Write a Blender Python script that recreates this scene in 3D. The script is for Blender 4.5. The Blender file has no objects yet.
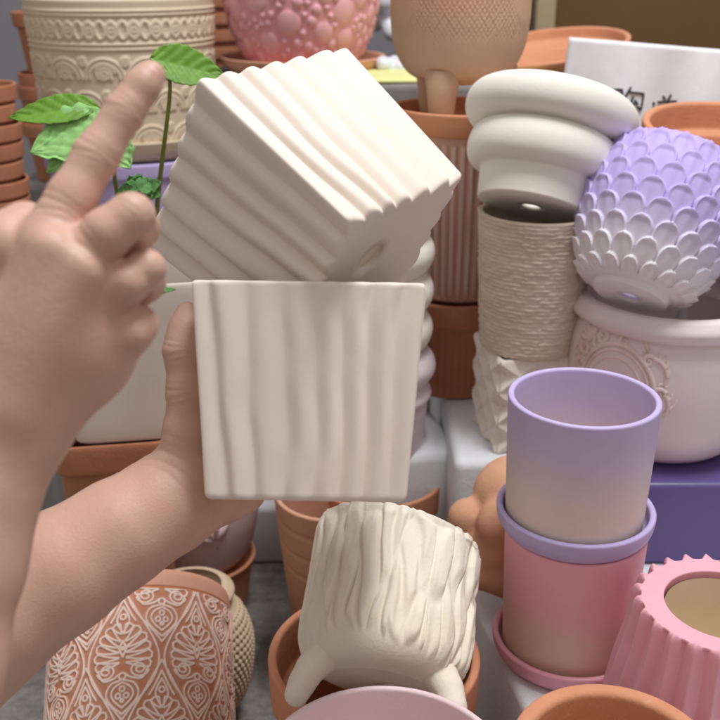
import bpy, math, random
import numpy as np
from mathutils import Vector, Matrix

random.seed(7)
PI = math.pi
HC = 0.75                      # camera height above the floor
PITCH = math.radians(22)
F = 1000.0                     # focal length in photo pixels (photo is 720 wide)
CP, SP = math.cos(PITCH), math.sin(PITCH)
scene = bpy.context.scene
col = scene.collection

# ------------------------------------------------------------------ camera geometry
def ray(px, py):
    a = (px - 360) / F; b = (360 - py) / F
    return Vector((a, CP + b * SP, -SP + b * CP))
CAM = Vector((0, 0, HC))
def atd(px, py, d): return CAM + ray(px, py) * d
def at(px, py, Y):
    r = ray(px, py); return CAM + r * (Y / r.y)
def depth_of(p):
    q = Vector(p) - CAM; return q.y * CP - q.z * SP
def zdrop(py, Y): return Y * math.tan(PITCH + math.atan((py - 360) / F))
def cam2world(v):
    x, y, z = v
    return Vector((x, y * SP - z * CP, y * CP + z * SP))

# ------------------------------------------------------------------ materials
def lin(c):
    out = []
    for v in c:
        v = v / 255.0
        out.append(v / 12.92 if v <= 0.04045 else ((v + 0.055) / 1.055) ** 2.4)
    return (out[0], out[1], out[2], 1.0)

def material(name, base, vary=0.10, rough=0.75, nscale=18.0, bump=0.15, bscale=350.0, grad=None, paint=None,
             spec=0.3, sss=0.0, speck=None, speck_amt=0.0, speck_scale=60.0, stretch=(1, 1, 1), mottled=None, mott_amt=0.0, coat=0.0, grad_noise=0.15):
    m = bpy.data.materials.new(name); m.use_nodes = True
    nt = m.node_tree; N = nt.nodes; L = nt.links
    b = N['Principled BSDF']
    tc = N.new('ShaderNodeTexCoord')
    mp = N.new('ShaderNodeMapping'); mp.inputs['Scale'].default_value = stretch
    L.new(tc.outputs['Object'], mp.inputs['Vector'])
    vec = mp.outputs['Vector']
    def noise(scale, detail=4, rough_=0.6):
        n = N.new('ShaderNodeTexNoise'); n.inputs['Scale'].default_value = scale
        n.inputs['Detail'].default_value = detail; n.inputs['Roughness'].default_value = rough_
        L.new(vec, n.inputs['Vector']); return n
    def mixc(fac, a, c, blend='MIX'):
        x = N.new('ShaderNodeMix'); x.data_type = 'RGBA'; x.blend_type = blend
        for sock, v in ((x.inputs[0], fac), (x.inputs[6], a), (x.inputs[7], c)):
            if hasattr(v, 'links'): L.new(v, sock)
            else: sock.default_value = v
        return x.outputs[2]
    if grad:
        sep = N.new('ShaderNodeSeparateXYZ'); L.new(tc.outputs['Object'], sep.inputs[0])
        n0 = noise(14, 3)
        z0, z1 = grad[0][0], grad[-1][0]
        mr = N.new('ShaderNodeMapRange'); mr.inputs[1].default_value = z0; mr.inputs[2].default_value = z1
        L.new(sep.outputs[2], mr.inputs[0])
        ad = N.new('ShaderNodeMath'); ad.operation = 'MULTIPLY_ADD'
        L.new(n0.outputs[0], ad.inputs[0]); ad.inputs[1].default_value = grad_noise
        sb = N.new('ShaderNodeMath'); sb.operation = 'SUBTRACT'; L.new(mr.outputs[0], sb.inputs[0]); sb.inputs[1].default_value = grad_noise * 0.5
        L.new(sb.outputs[0], ad.inputs[2])
        cr = N.new('ShaderNodeValToRGB'); L.new(ad.outputs[0], cr.inputs[0])
        el = cr.color_ramp.elements
        for i, (z, c) in enumerate(grad):
            p = (z - z0) / (z1 - z0)
            e = el[i] if i < 2 else el.new(p)
            if i < 2: e.position = p
            e.color = lin(c)
        color = cr.outputs[0]
        # order fix: elements are sorted by position on their own
    else:
        color = lin(base)
    n1 = noise(nscale, 5)
    lo = 1.0 - vary; hi = 1.0 + vary * 0.5
    r1 = N.new('ShaderNodeMapRange'); r1.inputs[1].default_value = 0.3; r1.inputs[2].default_value = 0.7
    r1.inputs[3].default_value = lo; r1.inputs[4].default_value = hi
    L.new(n1.outputs[0], r1.inputs[0])
    cb = N.new('ShaderNodeCombineColor')
    for i in range(3): L.new(r1.outputs[0], cb.inputs[i])
    color = mixc(1.0, color, cb.outputs[0], 'MULTIPLY')
    if mottled:
        n3 = noise(nscale * 0.45, 6, 0.65)
        r3 = N.new('ShaderNodeMapRange'); r3.inputs[1].default_value = 0.45; r3.inputs[2].default_value = 0.72
        r3.inputs[4].default_value = mott_amt
        L.new(n3.outputs[0], r3.inputs[0])
        color = mixc(r3.outputs[0], color, lin(mottled))
    if paint:
        at_ = N.new('ShaderNodeAttribute'); at_.attribute_name = 'paint'
        color = mixc(at_.outputs['Fac'], color, lin(paint))
    if speck:
        n2 = noise(speck_scale, 8, 0.75)
        r2 = N.new('ShaderNodeMapRange'); r2.inputs[1].default_value = 0.60; r2.inputs[2].default_value = 0.74
        r2.inputs[4].default_value = speck_amt
        L.new(n2.outputs[0], r2.inputs[0])
        color = mixc(r2.outputs[0], color, lin(speck))
    L.new(color, b.inputs['Base Color'])
    rr = N.new('ShaderNodeMapRange'); rr.inputs[3].default_value = rough - 0.08; rr.inputs[4].default_value = min(1, rough + 0.08)
    L.new(n1.outputs[0], rr.inputs[0]); L.new(rr.outputs[0], b.inputs['Roughness'])
    b.inputs['Specular IOR Level'].default_value = spec
    if coat: b.inputs['Coat Weight'].default_value = coat; b.inputs['Coat Roughness'].default_value = 0.25
    if sss:
        b.inputs['Subsurface Weight'].default_value = sss
        b.inputs['Subsurface Radius'].default_value = (1.0, 0.35, 0.2)
        b.inputs['Subsurface Scale'].default_value = 0.006
    if bump:
        nb = noise(bscale, 3, 0.6); nb2 = noise(bscale * 0.22, 3, 0.6)
        ad2 = N.new('ShaderNodeMath'); ad2.operation = 'ADD'
        L.new(nb.outputs[0], ad2.inputs[0]); L.new(nb2.outputs[0], ad2.inputs[1])
        bp = N.new('ShaderNodeBump'); bp.inputs['Strength'].default_value = bump; bp.inputs['Distance'].default_value = 0.002
        L.new(ad2.outputs[0], bp.inputs['Height']); L.new(bp.outputs[0], b.inputs['Normal'])
    return m

# ------------------------------------------------------------------ numeric noise
def _hash(ix, iy, seed):
    h = (ix.astype(np.int64) * 374761393 + iy.astype(np.int64) * 668265263 + seed * 1442695041) & 0xffffffff
    h = ((h ^ (h >> 13)) * 1274126177) & 0xffffffff
    h = (h ^ (h >> 16)) & 0xffff
    return h / 65535.0
def vnoise(x, y, seed=0, period=None):
    x, y = np.broadcast_arrays(np.asarray(x, float), np.asarray(y, float))
    ix = np.floor(x); iy = np.floor(y); fx = x - ix; fy = y - iy
    fx = fx * fx * fx * (fx * (fx * 6 - 15) + 10); fy = fy * fy * fy * (fy * (fy * 6 - 15) + 10)
    x0, x1 = ix, ix + 1
    if period: x0 = np.mod(x0, period); x1 = np.mod(x1, period)
    a = _hash(x0, iy, seed); b = _hash(x1, iy, seed); c = _hash(x0, iy + 1, seed); d = _hash(x1, iy + 1, seed)
    return (a * (1 - fx) + b * fx) * (1 - fy) + (c * (1 - fx) + d * fx) * fy
def fbm(x, y, seed=0, period=None, octs=3):
    s = 0; a = 0.5; k = 1
    for o in range(octs):
        s = s + a * vnoise(x * k, y * k, seed + o * 17, period * k if period else None)
        a *= 0.5; k *= 2
    return s / (1 - 0.5 ** octs)
def sstep(a, b, x):
    t = np.clip((x - a) / (b - a), 0, 1); return t * t * (3 - 2 * t)

# ------------------------------------------------------------------ meshes
def raw_mesh(name, verts, faces_flat, sizes, smooth=True):
    me = bpy.data.meshes.new(name)
    nv = len(verts); me.vertices.add(nv); me.vertices.foreach_set('co', np.asarray(verts, np.float32).ravel())
    faces_flat = np.asarray(faces_flat, np.int32); nf = len(sizes)
    me.loops.add(len(faces_flat)); me.loops.foreach_set('vertex_index', faces_flat)
    me.polygons.add(nf)
    st = np.concatenate(([0], np.cumsum(sizes)[:-1])).astype(np.int32)
    me.polygons.foreach_set('loop_start', st)
    me.update(calc_edges=True); me.validate()
    if smooth: me.polygons.foreach_set('use_smooth', np.ones(len(me.polygons), bool))
    return me
def grid_mesh(name, V, closei=False, closej=True, smooth=True, caps=False):
    ni, nj = V.shape[:2]
    idx = np.arange(ni * nj).reshape(ni, nj)
    A = idx if closei else idx[:-1]
    Bn = np.roll(idx, -1, 0) if closei else idx[1:]
    if closej: a, b = A, np.roll(A, -1, 1); d, c = Bn, np.roll(Bn, -1, 1)
    else: a, b = A[:, :-1], A[:, 1:]; d, c = Bn[:, :-1], Bn[:, 1:]
    q = np.stack([a, b, c, d], -1).reshape(-1, 4)
    flat = q.ravel(); sizes = np.full(len(q), 4)
    if caps:
        flat = np.concatenate([flat, idx[0][::-1], idx[-1]]); sizes = np.concatenate([sizes, [nj, nj]])
    return raw_mesh(name, V.reshape(-1, 3), flat, sizes, smooth)
def link(name, me, mat, parent=None):
    o = bpy.data.objects.new(name, me); col.objects.link(o)
    if mat is not None: me.materials.append(mat)
    if parent is not None: o.parent = parent
    return o
def tag(o, label=None, cat=None, group=None, kind=None):
    if label: o['label'] = label
    if cat: o['category'] = cat
    if group: o['group'] = group
    if kind: o['kind'] = kind
    return o
def empty(name, loc=(0, 0, 0)):
    e = bpy.data.objects.new(name, None); e.empty_display_size = 0.02; col.objects.link(e); e.location = loc; return e

def fillet(pts, n=6):
    """pts: (r, z, fillet radius, weight)"""
    out = []
    for i, p in enumerate(pts):
        f = p[2]
        if f <= 0 or i in (0, len(pts) - 1): out.append((p[0], p[1], p[3])); continue
        a, b = pts[i - 1], pts[i + 1]
        va = np.array([a[0] - p[0], a[1] - p[1]]); vb = np.array([b[0] - p[0], b[1] - p[1]])
        la, lb = np.linalg.norm(va), np.linalg.norm(vb)
        ta, tb = min(f, 0.48 * la), min(f, 0.48 * lb)
        P = np.array([p[0], p[1]]); A = P + va / max(la, 1e-9) * ta; B = P + vb / max(lb, 1e-9) * tb
        for k in range(n + 1):
            t = k / n; q = (1 - t) ** 2 * A + 2 * t * (1 - t) * P + t * t * B
            wa = p[3] + (a[3] - p[3]) * ta / max(la, 1e-9); wb = p[3] + (b[3] - p[3]) * tb / max(lb, 1e-9)
            out.append((q[0], q[1], wa * (1 - t) + wb * t))
    return out
def crom(pts, n=10):
    P = [np.array(p, float) for p in pts]; P = [2 * P[0] - P[1]] + P + [2 * P[-1] - P[-2]]
    out = []
    for i in range(1, len(P) - 2):
        p0, p1, p2, p3 = P[i - 1:i + 3]
        for k in range(n):
            t = k / n
            out.append(0.5 * ((2 * p1) + (-p0 + p2) * t + (2 * p0 - 5 * p1 + 4 * p2 - p3) * t * t + (-p0 + 3 * p1 - 3 * p2 + p3) * t ** 3))
    out.append(P[-2]); return out

def vessel(name, outer, th, tb, mat, parent=None, hole=0.0006, segs=160, ds=0.004, ds_in=0.008, rim_f=None,
           cross=None, disp=None, paint=None, rim_dip=None, inner_follow=0.0, bottom_follow=False, hole_shift=(0, 0)):
    """One closed pot wall: outer profile from the base edge up to the rim, real thickness, real bottom, real drain hole."""
    outer = [tuple(p) if len(p) == 3 else (p[0], p[1], 0.0) for p in outer]
    rf = th * 0.48 if rim_f is None else rim_f
    z0 = outer[0][1]; ztop = outer[-1][1]
    pts = [(hole, z0, 0, 0.0)] + [(r, z, f, 1.0) for r, z, f in outer[:-1]] + [(outer[-1][0], ztop, rf, 1.0)]
    inn = [(outer[-1][0] - th, ztop, rf, 0.0)]
    last = None
    for r, z, f in reversed(outer[:-1]):
        if z > z0 + tb + 0.002 and r - th > hole + 0.002: inn.append((r - th, z, f, 0.0)); last = (r, z)
        else:
            rb_ = float(np.interp(z0 + tb, [q[1] for q in outer], [q[0] for q in outer]))
            inn.append((max(hole + 0.002, rb_ - th), z0 + tb, 0.004, 0.0)); break
    pts = pts + inn + [(hole, z0 + tb, 0, 0.0)]
    fl = fillet(pts)
    res = []
    n = len(fl)
    for i in range(n):
        a = fl[i]; b = fl[(i + 1) % n]
        L_ = math.hypot(b[0] - a[0], b[1] - a[1])
        if L_ < 1e-7: continue
        d = ds if max(a[2], b[2]) > 0.5 and min(a[2], b[2]) > 0.2 else ds_in
        k = max(1, int(math.ceil(L_ / d)))
        for j in range(k):
            t = j / k; res.append((a[0] + (b[0] - a[0]) * t, a[1] + (b[1] - a[1]) * t, a[2] + (b[2] - a[2]) * t))
    P = np.array(res)
    r = P[:, 0:1]; z = P[:, 1:2]; w = P[:, 2:3]
    dr = np.roll(P[:, 0], -1) - np.roll(P[:, 0], 1); dz = np.roll(P[:, 1], -1) - np.roll(P[:, 1], 1)
    ln = np.sqrt(dr * dr + dz * dz) + 1e-12
    nr = (dz / ln)[:, None]; nz = (-dr / ln)[:, None]
    th_ = (np.arange(segs) / segs * 2 * PI - PI / 2)[None, :]
    c = cross(th_) if cross else np.ones_like(th_)
    if hole > 0.002: c = 1 + (c - 1) * sstep(hole * 1.3, outer[0][0] * 0.9, r)      # the drain hole stays round
    R = r * c; Z = z + 0 * th_
    D = np.zeros((len(P), segs))
    if disp is not None:
        D = disp(th_, z, r)
        mask = w * sstep(0.1, 0.45, np.abs(nr)) * (nr > -0.2)
        if inner_follow: mask = np.maximum(mask, inner_follow * sstep(ztop - 0.03, ztop, z) * (1 - w))
        Dm = D * mask
        if bottom_follow:          # ribs run straight out over the base edge
            mb = np.where(nr > -0.2, w * sstep(0.84, 0.995, r / outer[0][0]), 0)
            mb = np.maximum(mb, np.where(nr < 0, mask, 0))
            R = R + D * mb * c
        else:
            R = R + Dm * np.where(nr > 0, nr, -nr) * c; Z = Z + Dm * nz * (nr > 0)
    if rim_dip is not None: Z = Z + rim_dip(th_) * sstep(ztop - 0.02, ztop, z)
    hs = (1 - sstep(hole * 1.2, outer[0][0] * 0.75, r)) * (z < z0 + tb + 0.002)
    V = np.stack([R * np.cos(th_) + hs * hole_shift[0], R * np.sin(th_) + hs * hole_shift[1], Z], -1)
    me = grid_mesh(name, V, closei=True, closej=True)
    if paint is not None:
        pv = paint(th_, z, r, D) * w
        at_ = me.attributes.new('paint', 'FLOAT', 'POINT'); at_.data.foreach_set('value', np.broadcast_to(pv, (len(P), segs)).astype(np.float32).ravel())
    return link(name, me, mat, parent)

def tube_mesh(name, paths, nseg=8):
    """paths: list of (points, radii); all in one mesh, closed ends"""
    VV = []; FF = []; SS = []; off = 0
    for pts, rad in paths:
        pts = [Vector(p) for p in pts]; n = len(pts)
        rad = rad if hasattr(rad, '__len__') else [rad] * n
        t0 = (pts[1] - pts[0]).normalized()
        up = Vector((0, 0, 1)) if abs(t0.z) < 0.9 else Vector((1, 0, 0))
        nrm = t0.cross(up).normalized()
        ring = []
        for i, p in enumerate(pts):
            t = (pts[min(i + 1, n - 1)] - pts[max(i - 1, 0)]).normalized()
            nrm = (nrm - t * nrm.dot(t)).normalized(); bn = t.cross(nrm)
            ring.append([p + (nrm * math.cos(2 * PI * k / nseg) + bn * math.sin(2 * PI * k / nseg)) * rad[i] for k in range(nseg)])
        for rg in ring: VV += [tuple(v) for v in rg]
        for i in range(n - 1):
            for k in range(nseg):
                a = off + i * nseg + k; b = off + i * nseg + (k + 1) % nseg
                FF += [a, b, b + nseg, a + nseg]; SS.append(4)
        FF += [off + k for k in range(nseg)][::-1]; SS.append(nseg)
        FF += [off + (n - 1) * nseg + k for k in range(nseg)]; SS.append(nseg)
        off += n * nseg
    return raw_mesh(name, VV, FF, SS)

def sdf_mesh(name, groups, h, k_join):
    """groups: list of (list of (p0, r0, p1, r1), k). Smooth union inside a group, then the groups are joined smoothly. Surface nets."""
    allp = [q for g, k in groups for q in g]
    lo = np.min([np.minimum(np.array(p0) - r0, np.array(p1) - r1) for p0, r0, p1, r1 in allp], 0) - 4 * h
    hi = np.max([np.maximum(np.array(p0) + r0, np.array(p1) + r1) for p0, r0, p1, r1 in allp], 0) + 4 * h
    n = np.ceil((hi - lo) / h).astype(int) + 1
    X = (lo[0] + h * np.arange(n[0]))[:, None, None].astype(np.float32)
    Y = (lo[1] + h * np.arange(n[1]))[None, :, None].astype(np.float32)
    Z = (lo[2] + h * np.arange(n[2]))[None, None, :].astype(np.float32)
    def cap(p0, r0, p1, r1):
        p0 = np.array(p0, np.float32); ba = np.array(p1, np.float32) - p0
        L2 = float(ba @ ba) + 1e-12
        t = np.clip(((X - p0[0]) * ba[0] + (Y - p0[1]) * ba[1] + (Z - p0[2]) * ba[2]) / L2, 0, 1)
        return np.sqrt((X - p0[0] - t * ba[0]) ** 2 + (Y - p0[1] - t * ba[1]) ** 2 + (Z - p0[2] - t * ba[2]) ** 2) - (r0 + (r1 - r0) * t)
    def smin(a, b, k):
        hh = np.maximum(k - np.abs(a - b), 0) / k
        return np.minimum(a, b) - hh * hh * k * 0.25
    Fld = None
    for g, k in groups:
        G = None
        for q in g:
            c = cap(*q); G = c if G is None else smin(G, c, k)
        Fld = G if Fld is None else smin(Fld, G, k_join)
    S = Fld < 0
    C = [S[dx:n[0] - 1 + dx, dy:n[1] - 1 + dy, dz:n[2] - 1 + dz] for dx in (0, 1) for dy in (0, 1) for dz in (0, 1)]
    anyc = C[0].copy(); allc = C[0].copy()
    for c in C[1:]: anyc |= c; allc &= c
    act = anyc & ~allc
    idx = np.argwhere(act)
    vid = -np.ones(act.shape, np.int64); vid[act] = np.arange(len(idx))
    offs = np.array([(dx, dy, dz) for dx in (0, 1) for dy in (0, 1) for dz in (0, 1)])
    vals = np.stack([Fld[idx[:, 0] + o[0], idx[:, 1] + o[1], idx[:, 2] + o[2]] for o in offs], 1)
    acc = np.zeros((len(idx), 3)); cnt = np.zeros(len(idx))
    for a in range(8):
        for b in range(a + 1, 8):
            if np.abs(offs[a] - offs[b]).sum() != 1: continue
            fa, fb = vals[:, a], vals[:, b]; m = (fa < 0) != (fb < 0)
            t = np.where(m, fa / np.where(m, fa - fb, 1), 0)
            acc += np.where(m[:, None], offs[a] + t[:, None] * (offs[b] - offs[a]), 0); cnt += m
    V = lo + h * (idx + acc / cnt[:, None])
    quads = []
    for ax in range(3):
        o1, o2 = [(1, 2), (2, 0), (0, 1)][ax]
        sl0 = [slice(None)] * 3; sl1 = [slice(None)] * 3
        sl0[ax] = slice(0, -1); sl1[ax] = slice(1, None)
        A = S[tuple(sl0)]; B = S[tuple(sl1)]
        e = np.argwhere(A != B)
        ok = (e[:, o1] > 0) & (e[:, o2] > 0) & (e[:, o1] < n[o1] - 1) & (e[:, o2] < n[o2] - 1)
        e = e[ok]
        ins = A[e[:, 0], e[:, 1], e[:, 2]]
        def cell(d1, d2):
            q = e.copy(); q[:, o1] -= d1; q[:, o2] -= d2; return vid[q[:, 0], q[:, 1], q[:, 2]]
        Q = np.stack([cell(1, 1), cell(0, 1), cell(0, 0), cell(1, 0)], 1)
        Q[~ins] = Q[~ins][:, ::-1]
        quads.append(Q)
    Q = np.concatenate(quads)
    # light relaxation so that no grid steps show
    e0 = np.concatenate([Q[:, 0], Q[:, 1], Q[:, 2], Q[:, 3]]); e1 = np.concatenate([Q[:, 1], Q[:, 2], Q[:, 3], Q[:, 0]])
    for it in range(4):
        s = np.zeros_like(V); c = np.zeros(len(V))
        for ax in range(3): s[:, ax] = np.bincount(e0, V[e1, ax], len(V)) + np.bincount(e1, V[e0, ax], len(V))
        c = np.bincount(e0, minlength=len(V)) + np.bincount(e1, minlength=len(V))
        V = 0.5 * V + 0.5 * s / np.maximum(c, 1)[:, None]
    return raw_mesh(name, V, Q.ravel(), np.full(len(Q), 4))

def box_mesh(name, sx, sy, sz, bev=0.006, base_scale=1.0):
    """rounded box standing on z = 0, centred in x and y"""
    import bmesh
    bm = bmesh.new(); bmesh.ops.create_cube(bm, size=1)
    for v in bm.verts:
        k = base_scale if v.co.z < 0 else 1.0
        v.co = Vector((v.co.x * sx * k, v.co.y * sy * k, (v.co.z + 0.5) * sz))
    bmesh.ops.bevel(bm, geom=bm.edges[:], offset=bev, segments=3, affect='EDGES', profile=0.5)
    me = bpy.data.meshes.new(name); bm.to_mesh(me); bm.free()
    me.polygons.foreach_set('use_smooth', np.ones(len(me.polygons), bool))
    return me

def axis_matrix(a, loc, spin=0.0):
    Z = Vector(a).normalized(); v = (Vector(loc) - CAM).normalized()
    Yv = (v - Z * v.dot(Z)).normalized(); X = Yv.cross(Z)
    M = Matrix((X, Yv, Z)).transposed().to_4x4() @ Matrix.Rotation(spin, 4, 'Z')
    M.translation = loc
    return M
def tilt(o, px, py, d, a_cam, zc, spin=0.0):
    """stand o so that its axis point at local height zc is seen at (px, py)"""
    P = atd(px, py, d); a = cam2world(a_cam).normalized()
    o.matrix_world = axis_matrix(a, P - a * zc, spin)
def stand(o, X, Y, drop, yaw=0.0):
    o.location = (X, Y, HC - drop); o.rotation_euler = (0, 0, yaw)

def superellipse(n):
    def f(th): return 1.0 / (np.abs(np.cos(th)) ** n + np.abs(np.sin(th)) ** n) ** (1.0 / n)
    return f

# ------------------------------------------------------------------ colours
M = {}
M['bisque'] = material('cream_bisque', (238, 226, 214), vary=0.05, rough=0.62, nscale=9, bump=0.035, bscale=420, mottled=(224, 200, 182), mott_amt=0.35, speck=(168, 140, 118), speck_amt=0.10, speck_scale=95)
M['bisque_white'] = material('white_bisque', (240, 236, 226), vary=0.05, rough=0.68, nscale=8, bump=0.08, mottled=(222, 212, 195), mott_amt=0.3)
M['bark_bisque'] = material('chalky_cream', (242, 234, 218), vary=0.08, rough=0.7, nscale=16, bump=0.16, mottled=(216, 196, 168), mott_amt=0.4, speck=(200, 182, 160), speck_amt=0.15)
M['ivory'] = material('ivory_clay', (224, 207, 182), vary=0.08, rough=0.65, nscale=10, bump=0.12, mottled=(212, 190, 156), mott_amt=0.4)
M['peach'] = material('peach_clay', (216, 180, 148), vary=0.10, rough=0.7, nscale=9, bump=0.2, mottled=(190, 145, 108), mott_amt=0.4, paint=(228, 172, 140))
M['terracotta'] = material('terracotta', (210, 148, 114), vary=0.14, rough=0.82, nscale=14, bump=0.22, mottled=(190, 124, 90), mott_amt=0.5, speck=(230, 198, 176), speck_amt=0.55, speck_scale=34)
M['terracotta_dark'] = material('brown_terracotta', (184, 124, 94), vary=0.16, rough=0.82, nscale=14, bump=0.22, mottled=(160, 100, 72), mott_amt=0.5, speck=(210, 172, 148), speck_amt=0.5, speck_scale=36)
M['terracotta_pale'] = material('pale_terracotta', (206, 158, 130), vary=0.12, rough=0.82, nscale=12, bump=0.2, mottled=(186, 128, 100), mott_amt=0.5, speck=(228, 200, 180), speck_amt=0.25)
M['terracotta_fluted'] = material('dusty_terracotta', (210, 166, 150), vary=0.12, rough=0.85, nscale=14, bump=0.2, paint=(228, 204, 198), mottled=(160, 98, 74), mott_amt=0.4)
M['figurine'] = material('figurine_clay', (212, 162, 132), vary=0.1, rough=0.75, nscale=18, bump=0.2, mottled=(192, 132, 102), mott_amt=0.45)
M['damask'] = material('damask_terracotta', (196, 128, 92), vary=0.12, rough=0.8, nscale=22, bump=0.18, paint=(246, 224, 212), mottled=(172, 106, 76), mott_amt=0.4, speck=(232, 196, 176), speck_amt=0.18)
M['salmon'] = material('salmon_clay', (214, 160, 134), vary=0.07, rough=0.75, nscale=14, bump=0.12)
M['taupe'] = material('taupe_clay', (218, 204, 188), vary=0.12, rough=0.6, nscale=26, bump=0.45, bscale=180, stretch=(1, 1, 3.5), mottled=(194, 172, 150), mott_amt=0.5)
M['facet'] = material('facet_bisque', (240, 232, 222), vary=0.05, rough=0.65, nscale=12, bump=0.08)
M['urn'] = material('blush_bisque', (230, 216, 217), vary=0.06, rough=0.66, nscale=9, bump=0.12, mottled=(216, 196, 196), mott_amt=0.35)
M['emblem'] = material('emblem_bisque', (230, 212, 208), vary=0.12, rough=0.6, nscale=26, bump=0.12, mottled=(192, 150, 128), mott_amt=0.7)
M['lav_cup'] = material('lavender_glaze', (198, 182, 222), rough=0.5, vary=0.05, nscale=9, bump=0.07, speck=(238, 230, 232), speck_amt=0.14, speck_scale=70, grad=[(0.0, (234, 218, 202)), (0.042, (226, 210, 208)), (0.082, (206, 192, 222)), (0.118, (196, 180, 224))], spec=0.4)
M['lavender'] = material('lavender_matte', (190, 176, 220), rough=0.52, vary=0.04, nscale=8, bump=0.06, spec=0.4)
M['scale'] = material('lavender_scale', (190, 172, 230), rough=0.6, vary=0.04, nscale=10, bump=0.08, grad=[(0.0, (236, 230, 232)), (0.03, (232, 226, 234)), (0.075, (198, 182, 234)), (0.17, (188, 168, 230))], grad_noise=0.1)
M['pink_cup'] = material('pink_glaze', (226, 140, 156), rough=0.5, vary=0.05, nscale=9, bump=0.07, speck=(240, 214, 206), speck_amt=0.14, speck_scale=70, grad=[(0.0, (232, 206, 184)), (0.040, (234, 198, 184)), (0.068, (244, 184, 192)), (0.12, (244, 176, 190))], spec=0.4)
M['pink'] = material('pink_matte', (236, 176, 190), rough=0.55, vary=0.05, nscale=8, bump=0.07, spec=0.35, mottled=(228, 158, 174), mott_amt=0.3)
M['pink_in'] = material('beige_inside', (246, 230, 206), rough=0.7, vary=0.08, nscale=14, bump=0.12)
M['bubble'] = material('pink_bubble_glaze', (234, 168, 178), rough=0.42, vary=0.08, nscale=14, bump=0.08, paint=(240, 190, 194), spec=0.45)
M['mauve'] = material('mauve_matte', (230, 206, 208), rough=0.6, vary=0.05, nscale=9, bump=0.1, mottled=(218, 188, 190), mott_amt=0.3)
M['lilac_white'] = material('lilac_white', (226, 210, 216), rough=0.6, vary=0.05, nscale=9, bump=0.08)
M['knit'] = material('knit_beige', (206, 184, 156), rough=0.75, vary=0.08, nscale=14, bump=0.15, mottled=(184, 160, 130), mott_amt=0.4)
M['violet'] = material('violet_plastic', (96, 80, 138), rough=0.35, vary=0.08, nscale=7, bump=0.03, spec=0.5)
M['styro'] = material('styrofoam', (228, 231, 235), rough=0.8, vary=0.06, nscale=260, bump=0.28, bscale=750, speck=(200, 204, 212), speck_amt=0.3, speck_scale=190)
M['sheet'] = material('foam_sheet', (240, 240, 244), rough=0.8, vary=0.05, nscale=60, bump=0.12, bscale=420)
M['ink'] = material('marker_ink', (60, 56, 60), rough=0.7, vary=0.2, nscale=60, bump=0)
M['skin'] = material('skin', (206, 167, 148), rough=0.48, vary=0.07, nscale=30, bump=0.16, bscale=700, sss=0.05, mottled=(192, 132, 116), mott_amt=0.34, spec=0.35)
M['nail'] = material('nail', (230, 176, 164), rough=0.3, vary=0.04, nscale=30, bump=0, spec=0.5, sss=0.1)
M['leaf'] = material('leaf_green', (104, 150, 44), rough=0.5, vary=0.25, nscale=40, bump=0.25, bscale=160, spec=0.4)
M['leaf_mint'] = material('leaf_mint', (150, 202, 122), rough=0.6, vary=0.16, nscale=45, bump=0.3, bscale=140, mottled=(180, 218, 156), mott_amt=0.4)
M['leaf_deep'] = material('leaf_deep', (112, 168, 98), rough=0.6, vary=0.25, nscale=60, bump=0.35, bscale=160)
M['stem'] = material('stem', (128, 132, 62), rough=0.6, vary=0.2, nscale=60, bump=0.1)
M['soil'] = material('soil', (70, 52, 40), rough=0.95, vary=0.3, nscale=70, bump=0.8, bscale=120)
M['floor'] = material('speckled_concrete', (132, 128, 124), rough=0.85, vary=0.3, nscale=90, bump=0.5, bscale=150, speck=(220, 218, 214), speck_amt=0.85, speck_scale=55, mottled=(84, 80, 78), mott_amt=0.75)
M['wall'] = material('grey_wall', (150, 148, 154), rough=0.9, vary=0.10, nscale=5, bump=0.12, bscale=90)
M['brown'] = material('brown_panel', (112, 82, 48), rough=0.45, vary=0.18, nscale=5, bump=0.05, stretch=(1, 1, 0.25), spec=0.45)
M['post'] = material('beige_post', (182, 164, 130), rough=0.6, vary=0.12, nscale=8, bump=0.05)
M['carton'] = material('grey_carton', (138, 134, 132), rough=0.85, vary=0.14, nscale=16, bump=0.12)
M['lime'] = material('lime_paper', (226, 228, 158), rough=0.7, vary=0.08, nscale=14, bump=0.06)
M['plastic'] = material('white_plastic_bag', (228, 232, 240), rough=0.35, vary=0.06, nscale=18, bump=0.2, bscale=60, spec=0.5)
M['yellow'] = material('amber_clay', (226, 170, 96), rough=0.6, vary=0.1, nscale=20, bump=0.1)

# ------------------------------------------------------------------ setting
fl_me = raw_mesh('floor', [(-3, -1.5, 0), (3, -1.5, 0), (3, 2.6, 0), (-3, 2.6, 0)], [0, 1, 2, 3], [4], False)
tag(link('floor', fl_me, M['floor']), kind='structure')
w = link('wall', box_mesh('wall', 6, 0.1, 2.4, 0.004), M['wall']); w.location = (0, 2.45, 0)
tag(w, 'plain grey wall behind the crowded pots', 'wall')

def block(X, Y, sx, sy, top, h, yaw, label, bev=0.008, mat='styro', name='foam_block', cat='foam block', group='white foam blocks holding up the pots'):
    o = link(name, box_mesh(name, sx, sy, h, bev), M[mat]); o.location = (X, Y, HC - top - h); o.rotation_euler = (0, 0, yaw)
    tag(o, label, cat, group); return o

TAB = 0.571       # drop of the front foam surface
SH2 = 0.492       # drop of the middle foam surface
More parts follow.
